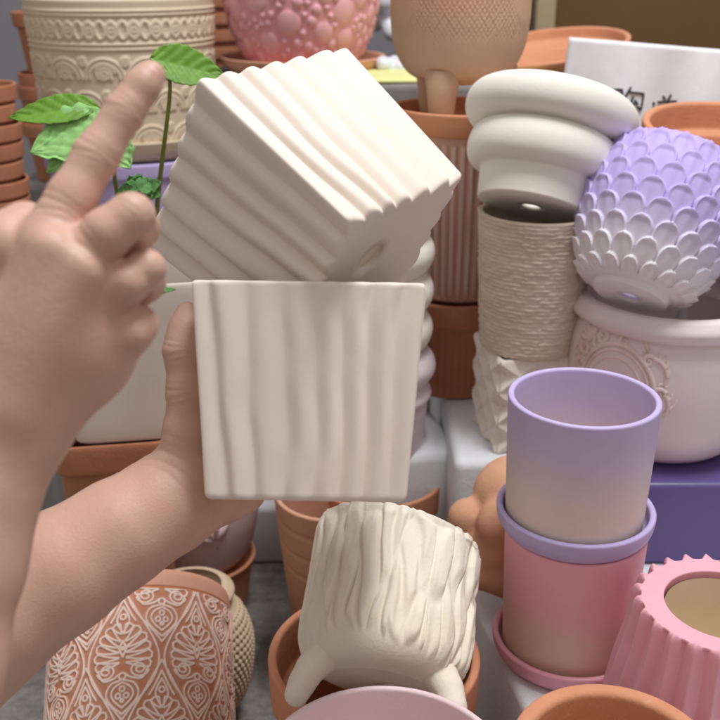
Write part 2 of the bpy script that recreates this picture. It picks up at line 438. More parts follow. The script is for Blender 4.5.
# front block carries the cups and the figurine; its left edge runs towards the lens and to the right
pa = at(470, 596, TAB / math.tan(PITCH + math.atan(0.236))); pb = at(528, 716, TAB / math.tan(PITCH + math.atan(0.356)))
ang = math.atan2(pb.y - pa.y, pb.x - pa.x) + PI / 2
dirv = Vector((pb.x - pa.x, pb.y - pa.y, 0)).normalized(); side = Vector((-dirv.y, dirv.x, 0))
bw, bl = 0.50, 0.44
c0 = Vector((pa.x, pa.y, 0)) + dirv * (bl / 2 - 0.03) + side * (bw / 2)
block(c0.x, c0.y, bw, bl, TAB, HC - TAB, ang, 'white foam block under the lavender and pink cup stack')
# middle block
p1 = at(428, 400, SH2 / math.tan(PITCH + math.atan(0.04))); p2 = at(455, 462, SH2 / math.tan(PITCH + math.atan(0.102)))
block(p2.x + 0.31, (p2.y + p1.y) / 2 + 0.19, 0.62, 0.54, SH2, HC - SH2, 0.0, 'white foam block under the small faceted square pot', 0.01)
# low block between banded pot and mauve pot
block(-0.155, 1.20, 0.16, 0.14, 0.665, 0.085, 0.06, 'low white foam block lying on the floor beside the banded pot')
q = at(436, 462, 0.93)
block(0.055, 1.06, 0.10, 0.12, 0.52, 0.23, 0.25, 'small greyed foam block behind the orange rimmed pot', 0.012)
# front block under the two nearest pots (just below the picture)
block(0.10, 0.43, 0.50, 0.26, 0.607, HC - 0.607, 0.0, 'white foam block under the two nearest pots')

# ------------------------------------------------------------------ lavender + pink stack
SX, SY = 0.1785, 0.727
o = vessel('cup_pot', [(0.0565, 0, 0.004), (0.0602, 0.1135)], 0.0052, 0.008, M['lav_cup'], segs=160, ds=0.01)
stand(o, SX, SY, 0.4375); tag(o, 'smooth lavender cup pot fading to cream below, top of the cup stack', 'pot', 'smooth two tone cup pots')
def saucer(name, R, h, mat, th=0.005):
    return vessel(name, [(R * 0.90, 0, 0.004), (R * 0.985, h * 0.45, 0.004), (R, h)], th, 0.0045, mat, segs=128, ds=0.006)
o = saucer('saucer', 0.0655, 0.0205, M['lavender'], 0.0055); stand(o, SX + 0.001, SY, 0.4438)
tag(o, 'lavender saucer between the lavender cup and the pink cup', 'saucer', 'matching cup saucers')
o = vessel('cup_pot', [(0.0550, 0, 0.004), (0.0592, 0.1205)], 0.0052, 0.008, M['pink_cup'], segs=160, ds=0.01)
stand(o, SX + 0.003, SY, 0.5650); tag(o, 'smooth rose pink cup pot fading to beige, under the lavender saucer', 'pot', 'smooth two tone cup pots')
o = saucer('saucer', 0.0655, 0.0195, M['pink'], 0.0055); stand(o, SX + 0.004, SY, TAB - 0.0006)
tag(o, 'pink saucer under the pink cup on white foam', 'saucer', 'matching cup saucers')

# ------------------------------------------------------------------ pink gear pot
def gear(n, A, ztop, zb):
    def f(th, z, r):
        x = np.mod(n * (th + PI / 2) / (2 * PI), 1.0)
        saw = np.where(x < 0.62, x / 0.62, (1 - x) / 0.38)
        return A * (saw - 0.5) * (0.75 + 0.25 * (z / ztop))
    return f
gp = at(724, 604, 0.615)
e = empty('ribbed_pot', (gp.x, gp.y, HC - TAB + 0.0005)); gh = HC - (HC - gp.z) - (HC - TAB)
gh = gp.z - (HC - TAB)
prof = [(0.070, 0, 0.006)] + [(float(a), float(b), 0) for a, b in crom([(0.0765, 0.008), (0.0765, 0.03), (0.0715, 0.065), (0.0655, 0.095), (0.0615, gh - 0.004)], 8)] + [(0.0605, gh)]
body = vessel('body', prof, 0.0185, 0.008, M['pink'], e, segs=416, ds=0.005, disp=gear(24, 0.0085, gh, 0), rim_f=0.0022)
# beige unglazed lining as its own surface inside the mouth
lin_prof = [(0.0395, 0.012), (0.0423, 0.05), (0.0416, gh - 0.008), (0.0412, gh - 0.006)]
th_ = (np.arange(96) / 96 * 2 * PI)[None, :]
rr = np.array([p[0] for p in lin_prof])[:, None]; zz = np.array([p[1] for p in lin_prof])[:, None]
rr = np.concatenate([[[0.001]], rr, ], 0); zz = np.concatenate([[[0.0119]], zz], 0)
tag(e, 'bell shaped pink pot with toothed ribs and a beige mouth', 'pot')
me = grid_mesh('lining', np.stack([rr * np.cos(th_), rr * np.sin(th_), zz + 0 * th_], -1)); link('lining', me, M['pink_in'], e)

# ------------------------------------------------------------------ two nearest rims
p = at(616, 752, 0.5); dp = HC - p.z; R = 0.105 * depth_of(p)
o = vessel('terracotta_pot', [(R * 0.72, 0, 0.004), (R * 0.9, 0.607 - dp - 0.03, 0.003), (R, 0.607 - dp - 0.028, 0.003), (R * 1.0, 0.607 - dp)], 0.0125, 0.01, M['terracotta'], segs=160, ds=0.01, rim_f=0.005)
stand(o, p.x, p.y, 0.607); tag(o, 'thick rimmed orange terracotta pot cut off by the bottom edge', 'pot')
p = at(385, 773, 0.48); dp = HC - p.z; R = 0.131 * depth_of(p)
o = vessel('round_pot', [(R * 0.62, 0, 0.012), (R * 0.9, 0.05, 0.02), (R, 0.607 - dp)], 0.0045, 0.008, M['mauve'], segs=160, ds=0.01)
stand(o, p.x, p.y, 0.607); tag(o, 'dusty mauve round pot, only its rim showing at the bottom edge', 'pot')

# ------------------------------------------------------------------ terracotta pot + bark footed pot
p = at(374, 652, 0.68); dp = HC - p.z; R = 0.106 * depth_of(p); h = HC - dp
e = empty('terracotta_pot', (p.x, p.y, 0.0005))
prof = [(R * 0.66, 0, 0.004), (R * 0.90, h - 0.045, 0.002), (R * 0.985, h - 0.043, 0.004), (R, h)]
vessel('body', prof, 0.0075, 0.01, M['terracotta'], e, segs=160, ds=0.012, rim_f=0.0036)
tag(e, 'orange terracotta pot holding the tilted cream bark pot', 'pot')

def bark(n, A, zb, seed, ln=0.070):
    def f(th, z, r):
        u = (th + PI / 2) / (2 * PI)
        x = u * n + 0.60 * (vnoise(u * 22, z * 30, seed, 22) - 0.5); y = z / ln + 0.5 * (vnoise(u * 18, z * 8, seed + 2, 18) - 0.5)
        x, y = np.broadcast_arrays(x, y)
        ix = np.floor(x); iy = np.floor(y)
        f1 = np.full(x.shape, 9.0); f2 = np.full(x.shape, 9.0); h1 = np.zeros(x.shape)
        for dx in (-1, 0, 1):
            for dy in (-1, 0, 1):
                cx = ix + dx; cy = iy + dy; cm = np.mod(cx, n)
                px = cx + 0.5 + 0.85 * (_hash(cm, cy, seed) - 0.5); py = cy + 0.5 + 0.9 * (_hash(cm, cy, seed + 31) - 0.5)
                d = np.sqrt((x - px) ** 2 + (0.62 * (y - py)) ** 2)
                hh = _hash(cm, cy, seed + 77)
                near = d < f1
                f2 = np.where(near, f1, np.minimum(f2, d)); h1 = np.where(near, hh, h1); f1 = np.where(near, d, f1)
        e_ = f2 - f1
        body = sstep(0.0, 0.30, e_) * (0.62 + 0.38 * h1) + 0.30 * sstep(0, 0.9, e_)
        fine = vnoise(u * 150, z * 60, seed + 5, 150) - 0.5
        col_ = np.abs(np.sin(PI * n * 0.62 * u))
        drip = zb * (0.30 + 0.85 * np.clip(np.cos(th + PI / 2 + 0.25), 0, 1) ** 3) + 0.011 * vnoise(u * 22, 0.5, seed + 3, 22) + 0.010 * (1 - np.sqrt(col_ + 0.0001))
        m = sstep(-0.004, 0.0075, z - drip)
        return ((A * body - A * 0.35) * (1 - 0.6 * sstep(0.119, 0.130, z)) + 0.0004 * fine) * m + 0.0003 * m
    return f
e = empty('footed_pot')
prof = [(0.030, 0.004, 0.0)] + [(float(a), float(b), 0) for a, b in crom([(0.040, 0.0045), (0.054, 0.010), (0.0635, 0.022), (0.0665, 0.040), (0.0665, 0.075), (0.0665, 0.110), (0.0665, 0.131)], 8)]
prof[-1] = (prof[-1][0], 0.131)
vessel('body', prof, 0.006, 0.007, M['bark_bisque'], e, segs=520, ds=0.0012, disp=bark(28, 0.0045, 0.019, 4), inner_follow=0.3, rim_dip=lambda th: -0.0055 * (1 + np.cos(th)))
for k, an in enumerate((-PI / 2 - 1.10, -PI / 2 + 1.08, PI / 2)):
    d = Vector((math.cos(an), math.sin(an), 0))
    pts = [d * 0.040 + Vector((0, 0, 0.026)), d * 0.0490 + Vector((0, 0, 0.014)), d * 0.0580 + Vector((0, 0, 0.002)), d * 0.063 + Vector((0, 0, -0.010)), d * 0.066 + Vector((0, 0, -0.020))]
    grp = [(tuple(pts[i]), [0.0135, 0.0128, 0.0105, 0.0092, 0.0090][i], tuple(pts[i + 1]), [0.0135, 0.0128, 0.0105, 0.0092, 0.0090][i + 1]) for i in range(4)]
    link('foot', sdf_mesh('foot', [(grp, 0.006)], 0.0013, 0.004), M['bark_bisque'], e)
tilt(e, 389, 612, 0.80, (0.15, 0.83, -0.53), 0.062)
tag(e, 'cream footed pot carved like tree bark, tipped back in a terracotta pot', 'pot')

# ------------------------------------------------------------------ banded pot, orange rim pot, bubble vases
p = at(334, 490, 0.93); dp = HC - p.z; R = 0.060 * depth_of(p); h = HC - dp
def bands(zs, A, wd):
    def f(th, z, r):
        s = 0
        for b in zs: s = s - A * np.exp(-((z + 0.004 * np.sin(th * 1.0 + 2) - b) / wd) ** 2)
        return s + 0 * th
    return f
o = vessel('banded_pot', [(R * 0.60, 0, 0.006), (R * 0.80, 0.09, 0.02), (R * 0.97, h - 0.03, 0.02), (R, h)], 0.0055, 0.01, M['terracotta_pale'], segs=128, ds=0.002, disp=bands([h - 0.026, h - 0.055, h - 0.080], 0.0022, 0.0022))
stand(o, p.x, p.y, 0.75 - 0.0005); tag(o, 'pale terracotta pot with three grooved bands under the hand held pots', 'pot')
p = at(377, 474, 1.04); dp = HC - p.z; R = 0.067 * depth_of(p); h = HC - dp
o = vessel('terracotta_pot', [(R * 0.70, 0, 0.006), (R * 0.93, h - 0.035, 0.003), (R * 0.985, h - 0.033, 0.004), (R, h)], 0.0055, 0.01, M['terracotta'], segs=128, ds=0.01)
stand(o, p.x, p.y, 0.75 - 0.0005); tag(o, 'orange terracotta pot with the pale lilac wavy vase standing inside', 'pot')
VX, VY, VR, vbase = p.x, p.y, R, h
def wavy(n, R0, A, h, seed=0):
    out = []
    m = n * 14
    for i in range(m + 1):
        t = i / m; x = t * n
        out.append((R0 - A + A * (abs(math.sin(PI * x)) ** 0.7) if i not in (0,) else R0 - A, h * t, 0))
    return out
lz0 = HC - zdrop(500, VY) - 0.02
# lilac vase: narrow flared body with one big lobe on top
pr = [(0.040, 0, 0.004)] + [(float(a), float(b), 0) for a, b in crom([(0.052, 0.01), (0.0555, 0.05), (0.0595, 0.098)], 6)]
pr += [(0.0565, 0.103, 0)] + [(0.0565 + 0.0075 * math.sin(PI * t / 8), 0.103 + 0.022 * t / 8, 0) for t in range(1, 8)] + [(0.0565, 0.126, 0)] + [(0.0565 + 0.0115 * math.sin(PI * t / 10), 0.126 + 0.042 * t / 10, 0) for t in range(1, 10)] + [(0.056, 0.168)]
ltop = HC - zdrop(352, VY - 0.02)
o = vessel('wavy_vase', pr, 0.005, 0.006, M['lilac_white'], segs=128, ds=0.003)
o.location = (VX - 0.003, VY, ltop - 0.168); tag(o, 'pale lilac vase with a rounded lobe, behind the right edge of the held pot', 'vase', 'wavy vases behind the held pots')
wt = HC - zdrop(106, VY)
wh = wt - (ltop + 0.0008)
n = 6
pr = []
for i in range(n * 12 + 1):
    t = i / (n * 12); env = 0.066 * (1 - 0.60 * max(0, (t - 0.66) / 0.34) ** 1.8)
    pr.append((env - 0.009 + 0.0115 * abs(math.sin(PI * t * n)) ** 0.75, wh * t, 0))
o = vessel('wavy_vase', pr, 0.006, 0.006, M['bisque_white'], segs=128, ds=0.003)
o.location = (VX - 0.008, VY, ltop + 0.0008); tag(o, 'white vase of stacked rounded rings half hidden behind the tilted ribbed pot', 'vase', 'wavy vases behind the held pots')

# ------------------------------------------------------------------ clay figurine
def P3(px, py, d): return tuple(atd(px, py, d))
dF = 0.945
g = [
    ([(P3(515, 497, dF), 0.040, P3(530, 500, dF + 0.01), 0.042)], 0.01),          # back
    ([(P3(468, 518, dF - 0.005), 0.019, P3(474, 540, dF), 0.018), (P3(474, 540, dF), 0.018, P3(490, 556, dF), 0.021)], 0.015),   # folded leg at the left
    ([(P3(502, 525, dF - 0.035), 0.023, P3(506, 545, dF - 0.03), 0.019)], 0.012),     # haunch
    ([(P3(500, 552, dF - 0.01), 0.032, P3(508, 566, dF - 0.01), 0.030)], 0.012),     # belly
    ([(P3(482, 577, dF - 0.02), 0.0125, P3(497, 580, dF - 0.025), 0.0115)], 0.012),    # foot
]
o = link('animal_figurine', sdf_mesh('animal_figurine', g, 0.0014, 0.0080), M['figurine'])
tag(o, 'lumpy terracotta animal figurine crouching left of the pink and lavender cups', 'figurine')

# ------------------------------------------------------------------ faceted pot, textured cup, double bulge pot
TX = at(523, 343, 1.0)
cup_h, fac_h = 0.146, SH2 - 0.386
def facets(cells, rows, hgt, A):
    def f(th, z, r):
        q = np.mod(th + PI / 4, PI / 2) - PI / 4; s = np.tan(q)
        a = np.mod((s + 1) / 2 * cells, 1) * 2 - 1; b = np.mod(z / hgt * rows, 1) * 2 - 1
        star = 1 - 1.6 * np.abs(np.abs(a) - np.abs(b))
        return A * (star - 0.35) * sstep(0, 0.03, 1 - np.abs(s))
    return f
o = vessel('square_pot', [(0.0425, 0, 0.003), (0.0440, fac_h)], 0.006, 0.008, M['facet'], segs=520, ds=0.0012, cross=superellipse(20), disp=facets(2, 3, fac_h, 0.0042), rim_f=0.003)
o.data.polygons.foreach_set('use_smooth', np.zeros(len(o.data.polygons), bool))
fp = at(519, 432, 1.0); stand(o, fp.x + 0.002, 1.0, SH2 - 0.0006, math.radians(11))
tag(o, 'small white square pot covered in pyramid facets, under the taupe cup', 'pot')
def hammered(seed):
    def f(th, z, r):
        u = (th + PI / 2) / (2 * PI)
        row = z / 0.0042; k = np.floor(row)
        sh = _hash(k, k * 0 + 3, seed)
        cell = np.abs(np.sin(PI * (row + 0.25 * vnoise(u * 60, z * 40, seed, 60))))
        n = vnoise(u * 46 + sh * 46, k, seed, 46)
        return 0.0012 * cell * (0.2 + n) - 0.0008 * vnoise(u * 90, row * 1.0, seed + 4, 90)
    return f
o = vessel('textured_cup', [(0.0520, 0, 0.004), (0.0565, 0.07, 0.02), (0.0600, cup_h)], 0.0055, 0.008, M['taupe'], segs=420, ds=0.0011, disp=hammered(3))
stand(o, fp.x + 0.004, 1.0, 0.3853); tag(o, 'taupe cup with a hammered horizontal texture in the middle of its stack', 'cup')
# double bulge
pr = [(0.0550, 0, 0.003), (0.0552, 0.004, 0)] + [(float(a), float(b), 0) for a, b in crom([(0.0555, 0.006), (0.0570, 0.018), (0.0585, 0.031)], 6)]
def bulge(r0, z0, z1, A, n=14): return [(r0 + A * math.sin(PI * i / n) ** 0.62, z0 + (z1 - z0) * (0.5 - 0.5 * math.cos(PI * i / n)), 0) for i in range(1, n)]
pr += bulge(0.059, 0.032, 0.073, 0.0170) + [(0.0640, 0.0735, 0)] + bulge(0.0645, 0.074, 0.113, 0.0225) + [(0.070, 0.114)]
o = vessel('ring_vase', pr, 0.006, 0.0032, M['bisque_white'], segs=160, ds=0.004, hole=0.0100)
o.scale = (1, 1, 1)
tilt(o, 531, 207, 1.0, (0.215, 0.945, -0.045), 0.0)
tag(o, 'white vase of two thick rings tipped to show its drain hole, on the taupe cup', 'vase')

# ------------------------------------------------------------------ fluted terracotta stack, saucer, peach footed pot
def flutes(n, A, z0, z1):
    def f(th, z, r):
        x = np.abs(np.sin(n * th / 2)); return (A * (x ** 0.8 - 1)) * sstep(z0, z0 + 0.004, z) * (1 - sstep(z1 - 0.004, z1, z))
    return f
def flute_paint(n, z0, z1, seed):
    def f(th, z, r, D):
        u = th / (2 * PI)
        return sstep(0.55, 0.95, np.abs(np.sin(n * th / 2))) * sstep(z0, z0 + 0.02, z) * (0.35 + 0.6 * vnoise(u * 50, z * 22, seed, 50)) * (1 - sstep(z1 - 0.003, z1, z))
    return f
FX, FY = at(458, 250, 1.15).x, 1.15
lowh = SH2 - 0.372
o = vessel('fluted_pot', [(0.062, 0, 0.004), (0.066, lowh - 0.030, 0.002), (0.0705, lowh - 0.028, 0.003), (0.0715, lowh)], 0.006, 0.008, M['terracotta_dark'], segs=360, ds=0.003, disp=flutes(44, 0.0018, 0.004, lowh - 0.031))
stand(o, FX, FY, SH2 - 0.0006); tag(o, 'brown fluted terracotta pot with a rim band, standing lowest in its stack on foam', 'pot')
midh = 0.372 - 0.182
o = vessel('fluted_pot', [(0.058, 0, 0.004), (0.0665, midh - 0.004, 0.001), (0.068, midh)], 0.006, 0.008, M['terracotta_fluted'], segs=360, ds=0.003, disp=flutes(40, 0.0030, 0.002, midh - 0.008), paint=flute_paint(40, 0.0, midh - 0.008, 5))
stand(o, FX, FY, 0.3715); tag(o, 'tall fluted terracotta pot with whitish streaks, just left of the taupe cup', 'pot')
o = vessel('saucer', [(0.074, 0, 0.004), (0.079, 0.010, 0), (0.081, 0.026)], 0.006, 0.006, M['terracotta'], segs=128, ds=0.006)
stand(o, FX, FY, 0.1815); tag(o, 'orange terracotta saucer under the peach footed pot', 'saucer')
px_ = at(459, 60, 1.15).x
e = empty('footed_pot', (px_, FY + 0.005, HC - 0.1725))
def hatch(A):
    def f(th, z, r):
        u = (th + PI / 2) / (2 * PI)
        a = np.abs(np.sin(46 * th + 420 * z)); b = np.abs(np.sin(46 * th - 420 * z))
        m = sstep(0.08, 0.105, z) * (0.25 + 0.75 * sstep(0.45, 0.6, vnoise(u * 5, z * 14, 8, 5)))
        return -A * ((1 - np.minimum(a, b)) ** 3) * m
    return f
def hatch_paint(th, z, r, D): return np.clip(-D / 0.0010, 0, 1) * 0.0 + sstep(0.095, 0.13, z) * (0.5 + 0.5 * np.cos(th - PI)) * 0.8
pr = [(0.020, 0.040, 0)] + [(float(a), float(b), 0) for a, b in crom([(0.040, 0.043), (0.058, 0.054), (0.070, 0.074), (0.0755, 0.100), (0.0765, 0.135), (0.0745, 0.185)], 8)]
vessel('body', pr, 0.006, 0.007, M['peach'], e, segs=512, ds=0.0014, disp=hatch(0.0012), paint=hatch_paint)
for an in (-PI / 2 - 0.45, -PI / 2 - 0.45 + 2.1, -PI / 2 - 0.45 - 2.1):
    d = Vector((math.cos(an), math.sin(an), 0))
    q = [d * 0.046 + Vector((0, 0, 0.058)), d * 0.048 + Vector((0, 0, 0.034)), d * 0.048 + Vector((0, 0, 0.009))]
    link('foot', tube_mesh('foot', [([q[0], q[1], q[2], q[2] - Vector((0, 0, 0.0065)), q[2] - Vector((0, 0, 0.009))], [0.0205, 0.0165, 0.0135, 0.0125, 0.010])], 24), M['peach'], e)
tag(e, 'peach round bodied pot on stubby feet in a terracotta saucer', 'pot')

# ------------------------------------------------------------------ urn, scale pot, violet box
UY = 0.97
up = at(672, 292, UY)
udrop_base = 0.478; ud = HC - up.z; uh = udrop_base - ud
e = empty('urn', (up.x, UY, HC - udrop_base + 0.0005))
uprof = [(0.066, 0, 0.004), (0.074, 0.003, 0)] + [(float(a), float(b), 0) for a, b in crom([(0.082, 0.010), (0.094, 0.035), (0.1015, 0.075), (0.101, 0.110), (0.0965, uh - 0.030), (0.0935, uh - 0.024)], 8)]
UP = np.array([(p[0], p[1]) for p in uprof[2:]])
uprof = uprof + [(0.0955, uh - 0.022, 0)] + [(0.0955 + 0.0075 * math.sin(PI * t / 8) ** 0.8, uh - 0.022 + 0.020 * t / 8, 0) for t in range(1, 8)] + [(0.0955, uh)]
vessel('body', uprof, 0.012, 0.009, M['urn'], e, segs=200, ds=0.004, rim_f=0.004)
def urn_pt(s, t, lift=0.0, th0=-PI / 2 - 0.76, zc=0.085):
    z = zc + t; r = np.interp(z, UP[:, 1], UP[:, 0]) + lift
    th = th0 + s / 0.101
    return (r * math.cos(th), r * math.sin(th), z)
paths = []
def spath(fn, n, r0, r1=None, lift=0.0):
    pts = [urn_pt(*fn(i / (n - 1)), lift) for i in range(n)]
    r1 = r0 if r1 is None else r1
    paths.append((pts, [1.4 * (r0 + (r1 - r0) * i / (n - 1)) for i in range(n)]))
for kx, kz, rd in ((0.040, 0.045, 0.0019), (0.035, 0.0395, 0.0012), (0.028, 0.032, 0.0008)):
    spath(lambda t: (kx * math.cos(2 * PI * t), kz * math.sin(2 * PI * t)), 61, rd)
def spiral(cx, cy, a0, turns, R0): return lambda t: (cx + R0 * (1 - 0.9 * t) * math.cos(a0 + turns * 2 * PI * t), cy + R0 * (1 - 0.9 * t) * math.sin(a0 + turns * 2 * PI * t))
EX, EZ = 0.0495, 0.0545
nS = 9
for k in range(nS):
    a0 = 2 * PI * k / nS + 0.25; da = 2 * PI / nS * 0.78
    f0 = lambda t: (EX * (1 + 0.11 * math.sin(PI * t)) * math.cos(a0 + da * t), EZ * (1 + 0.11 * math.sin(PI * t)) * math.sin(a0 + da * t))
    spath(f0, 18, 0.0012, 0.0019)
    x0, y0 = f0(0); x1, y1 = f0(1)
    i0, j0 = x0 * 0.955, y0 * 0.955; spath(spiral(i0, j0, a0, -1.1, 0.0042), 20, 0.0012, 0.0006)
    i1, j1 = x1 * 0.90, y1 * 0.90; spath(spiral(i1, j1, a0 + da, 1.25, 0.0062), 24, 0.0019, 0.0008)
    for q_, ln in ((0.25, 0.010), (0.5, 0.013), (0.78, 0.008)):
        xa, ya = f0(q_); aa = a0 + da * q_ + 0.5
        spath(lambda t: (xa + ln * t * math.cos(aa + 0.7 * t), ya + ln * t * math.sin(aa + 0.7 * t)), 7, 0.0016, 0.0004)
ac = PI * 0.74      # bulky shell crest at the upper left
cxs, cys = EX * 1.02 * math.cos(ac), EZ * 1.02 * math.sin(ac)
for k in range(-2, 3):
    an = ac + k * 0.42
    spath(lambda t: (cxs + 0.014 * t * math.cos(an), cys + 0.014 * t * math.sin(an)), 8, 0.0020, 0.0034)
spath(spiral(cxs - 0.006, cys - 0.010, ac, 1.3, 0.008), 24, 0.0026, 0.0012); spath(spiral(cxs + 0.012, cys + 0.006, ac, -1.3, 0.008), 24, 0.0026, 0.0012)
link('emblem', tube_mesh('emblem', paths, 8), M['emblem'], e)
tag(e, 'blush white urn with an oval scrollwork emblem, holding the lavender scale pot', 'urn')

def scales(n, p, z0, H):
    def f(th, z, r):
        u = n * (th + PI / 2) / (2 * PI)
        rho = (z - z0) / p
        best = np.zeros(np.broadcast(u, z).shape)
        for kk in (0, 1):
            k = np.floor(rho) - kk; bb = (rho - k) / 1.62
            a = np.mod(u + 0.5 * np.mod(k, 2), 1.0) - 0.5
            wd = np.where(bb > 0.55, 0.50 * np.sqrt(np.clip(1 - ((bb - 0.55) / 0.45) ** 2, 0, 1)), 0.50)
            ed = wd - np.abs(a)
            ins = sstep(0.0, 0.06, ed) * (bb < 1)
            lip = 1 - 0.26 * sstep(0.07, 0.20, np.minimum(ed, (1 - bb) * 0.8)) + 0.12 * sstep(0.2, 0.0, np.abs(a))
            hgt = H * (0.15 + 0.85 * bb) * lip * ins
            best = np.maximum(best, np.where(k >= 0, hgt, 0))
        return best * sstep(0.0065, 0.013, z)
    return f
pr = [(0.0355, 0, 0.0012), (0.0372, 0.0055, 0.001)] + [(float(a), float(b), 0) for a, b in crom([(0.0425, 0.0065), (0.057, 0.024), (0.0690, 0.055), (0.0735, 0.082), (0.0715, 0.110), (0.064, 0.134), (0.058, 0.146)], 8)]
o = vessel('scale_pot', pr, 0.006, 0.004, M['scale'], segs=720, ds=0.0011, hole=0.0095, disp=scales(18, 0.0172, -0.006, 0.0068))
tilt(o, 629, 297, 0.955, (0.36, 0.90, -0.16), 0.0)
tag(o, 'lavender pot covered in petal scales fading to white, tipped into the urn', 'pot')

vb = link('violet_crate', box_mesh('violet_crate', 0.34, 0.22, TAB - udrop_base - 0.001, 0.006), M['violet']); vb.location = (up.x + 0.075, UY + 0.0, HC - TAB + 0.0005)
tag(vb, 'glossy violet plastic crate under the blush urn', 'crate')

# ------------------------------------------------------------------ right background
p = at(741, 118, 1.2)
o = vessel('terracotta_pot', [(0.078, 0, 0.006), (0.102, 0.10, 0.003), (0.114, 0.104, 0.003), (0.118, 0.134)], 0.009, 0.01, M['terracotta'], segs=128, ds=0.01)
tilt(o, 755, 131, 1.065, (0.06, 0.86, 0.49), 0.134)
tag(o, 'wide orange terracotta pot leaning behind the lavender scale pot', 'pot')
po = block(o.location.x + 0.02, o.location.y + 0.02, 0.16, 0.14, HC - o.location.z + 0.02, HC - (HC - o.location.z + 0.02) - (HC - SH2) - 0.0005, 0, 'foam block under the leaning orange terracotta pot')
o = vessel('terracotta_bowl', [(0.050, 0, 0.006), (0.088, 0.042, 0.003), (0.112, 0.052, 0.003), (0.116, 0.066)], 0.008, 0.008, M['terracotta'], segs=128, ds=0.008)
tilt(o, 546, 45, 1.40, (-0.15, 0.87, 0.46), 0.066)
tag(o, 'shallow orange terracotta bowl tilted behind the white foam sheet', 'bowl')
bl_ = block(o.location.x + 0.005, o.location.y + 0.02, 0.13, 0.12, HC - o.location.z + 0.012, o.location.z - 0.012, 0.1, 'brown box standing under the tilted terracotta bowl', mat='brown', name='box', cat='box', group=None)

# hand written foam sheet
s0 = at(570, 37, 1.27); s1 = at(800, 56, 1.25)
W_ = (s1 - s0).length; ex = (s1 - s0).normalized(); ez = Vector((0, 0.12, 1)); ez = (ez - ex * ez.dot(ex)).normalized(); ey = ez.cross(ex).normalized()
Hs = s0.z - (HC - SH2) - 0.001
def sheet_pt(u, v, lift=0.0):      # u along the top in metres, v down in metres
    b = 0.0055 * math.sin(u * 60 + 0.6) * (0.25 + 0.75 * min(1, v / 0.06)) + 0.0012 * math.sin(u * 95 + v * 20)
    return s0 + ex * u - ez * v - ey * (b * -1) + ey * (-lift)
nu, nv = 60, 70
V = np.array([[tuple(sheet_pt(W_ * i / nu, Hs * j / nv)) for i in range(nu + 1)] for j in range(nv + 1)])
me = grid_mesh('foam_sheet', V, False, False)
sh = link('foam_sheet', me, M['sheet'])
so = sh.modifiers.new('thick', 'SOLIDIFY'); so.thickness = 0.0035; so.offset = 1 if (Vector(me.polygons[0].normal).y > 0) else -1
tag(sh, 'upright white foam sheet with black handwriting above the white ring vase', 'sheet')
def on_sheet(px, py):
    r = ray(px, py); nrm = ex.cross(ez)
    t = (s0 - CAM).dot(nrm) / r.dot(nrm); q = CAM + r * t - s0
    return sheet_pt(q.dot(ex), -q.dot(ez), 0.0012)
def stroke(pts, rad=0.0010):
    pts = [(a + 2.5, b - 2.5) for a, b in pts]
    P_ = []
    for (a, b), (c, d) in zip(pts[:-1], pts[1:]):
        for k in range(5): P_.append(on_sheet(a + (c - a) * k / 5, b + (d - b) * k / 5))
    P_.append(on_sheet(*pts[-1])); return (P_, rad * 1.25)
strokes = [
    [(608, 92), (608, 108)], [(608, 92), (619, 92), (619, 108)], [(613.5, 95), (613, 103), (607, 112)], [(614, 105), (620, 112)],
    [(628, 89.5), (622, 99)], [(626.5, 94.5), (641, 96), (640, 103), (638, 112.5), (634.5, 109)], [(630.5, 98.5), (626.5, 106.5), (634, 105.5)], [(632, 102.5), (635, 107)],
    [(651, 105), (653, 107)], [(661.5, 98.5), (664, 102)], [(669.5, 97), (666, 103)], [(656, 104.5), (675, 103.5)], [(666, 104), (666, 122)], [(658, 112), (676, 111)], [(651, 116), (657, 111)]]
let = link('lettering', tube_mesh('lettering', [stroke(s) for s in strokes], 6), M['ink'], sh)

# brown cabinet panel and post
pc = at(534, 40, 1.95); 
w = link('cabinet', box_mesh('cabinet', 1.0, 0.06, 1.6, 0.004), M['brown']); w.location = (pc.x + 0.5, 2.0, 0)
tag(w, 'dark brown cabinet front at the top right', 'cabinet')
w = link('post', box_mesh('post', 0.035, 0.03, 1.6, 0.003), M['post'], None); w.location = (pc.x + 0.015, 1.94, 0)
tag(w, 'pale beige post at the left edge of the brown cabinet', 'post')

# ------------------------------------------------------------------ top centre: bubble pot on saucer and carton
BY = 1.5
p = at(303, 82, BY - 0.12); cart = HC - p.z
bp_ = at(303, 60, BY)
rng = random.Random(11)
Rb = 0.110; circ = []
for tries in range(6000):
    rr_ = rng.choice([0.0175, 0.0165, 0.015, 0.013, 0.010, 0.007, 0.0045]) if tries < 1500 else rng.choice([0.010, 0.007, 0.005, 0.004])
    a = rng.uniform(0, 2 * PI); z = rng.uniform(0.0, 0.21)
    ok = True
    for (a2, z2, r2) in circ:
        da = (a - a2 + PI) % (2 * PI) - PI
        if math.hypot(da * Rb, z - z2) < (rr_ + r2) * 0.96: ok = False; break
    if ok: circ.append((a, z, rr_))
CC = np.array(circ)
def bub_field(th, z):
    best = np.zeros(np.broadcast(th, z).shape)
    for a, zc, rc in CC:
        da = np.mod(th - a + PI, 2 * PI) - PI
        d2 = ((da * Rb) ** 2 + (z - zc) ** 2) / (rc * rc)
        best = np.maximum(best, np.clip(1 - d2, 0, 1) ** 0.5)
    return best
pr = [(0.060, 0, 0.006)] + [(float(a), float(b), 0) for a, b in crom([(0.070, 0.004), (0.090, 0.030), (0.104, 0.070), (0.111, 0.115), (0.112, 0.17), (0.108, 0.215)], 8)]
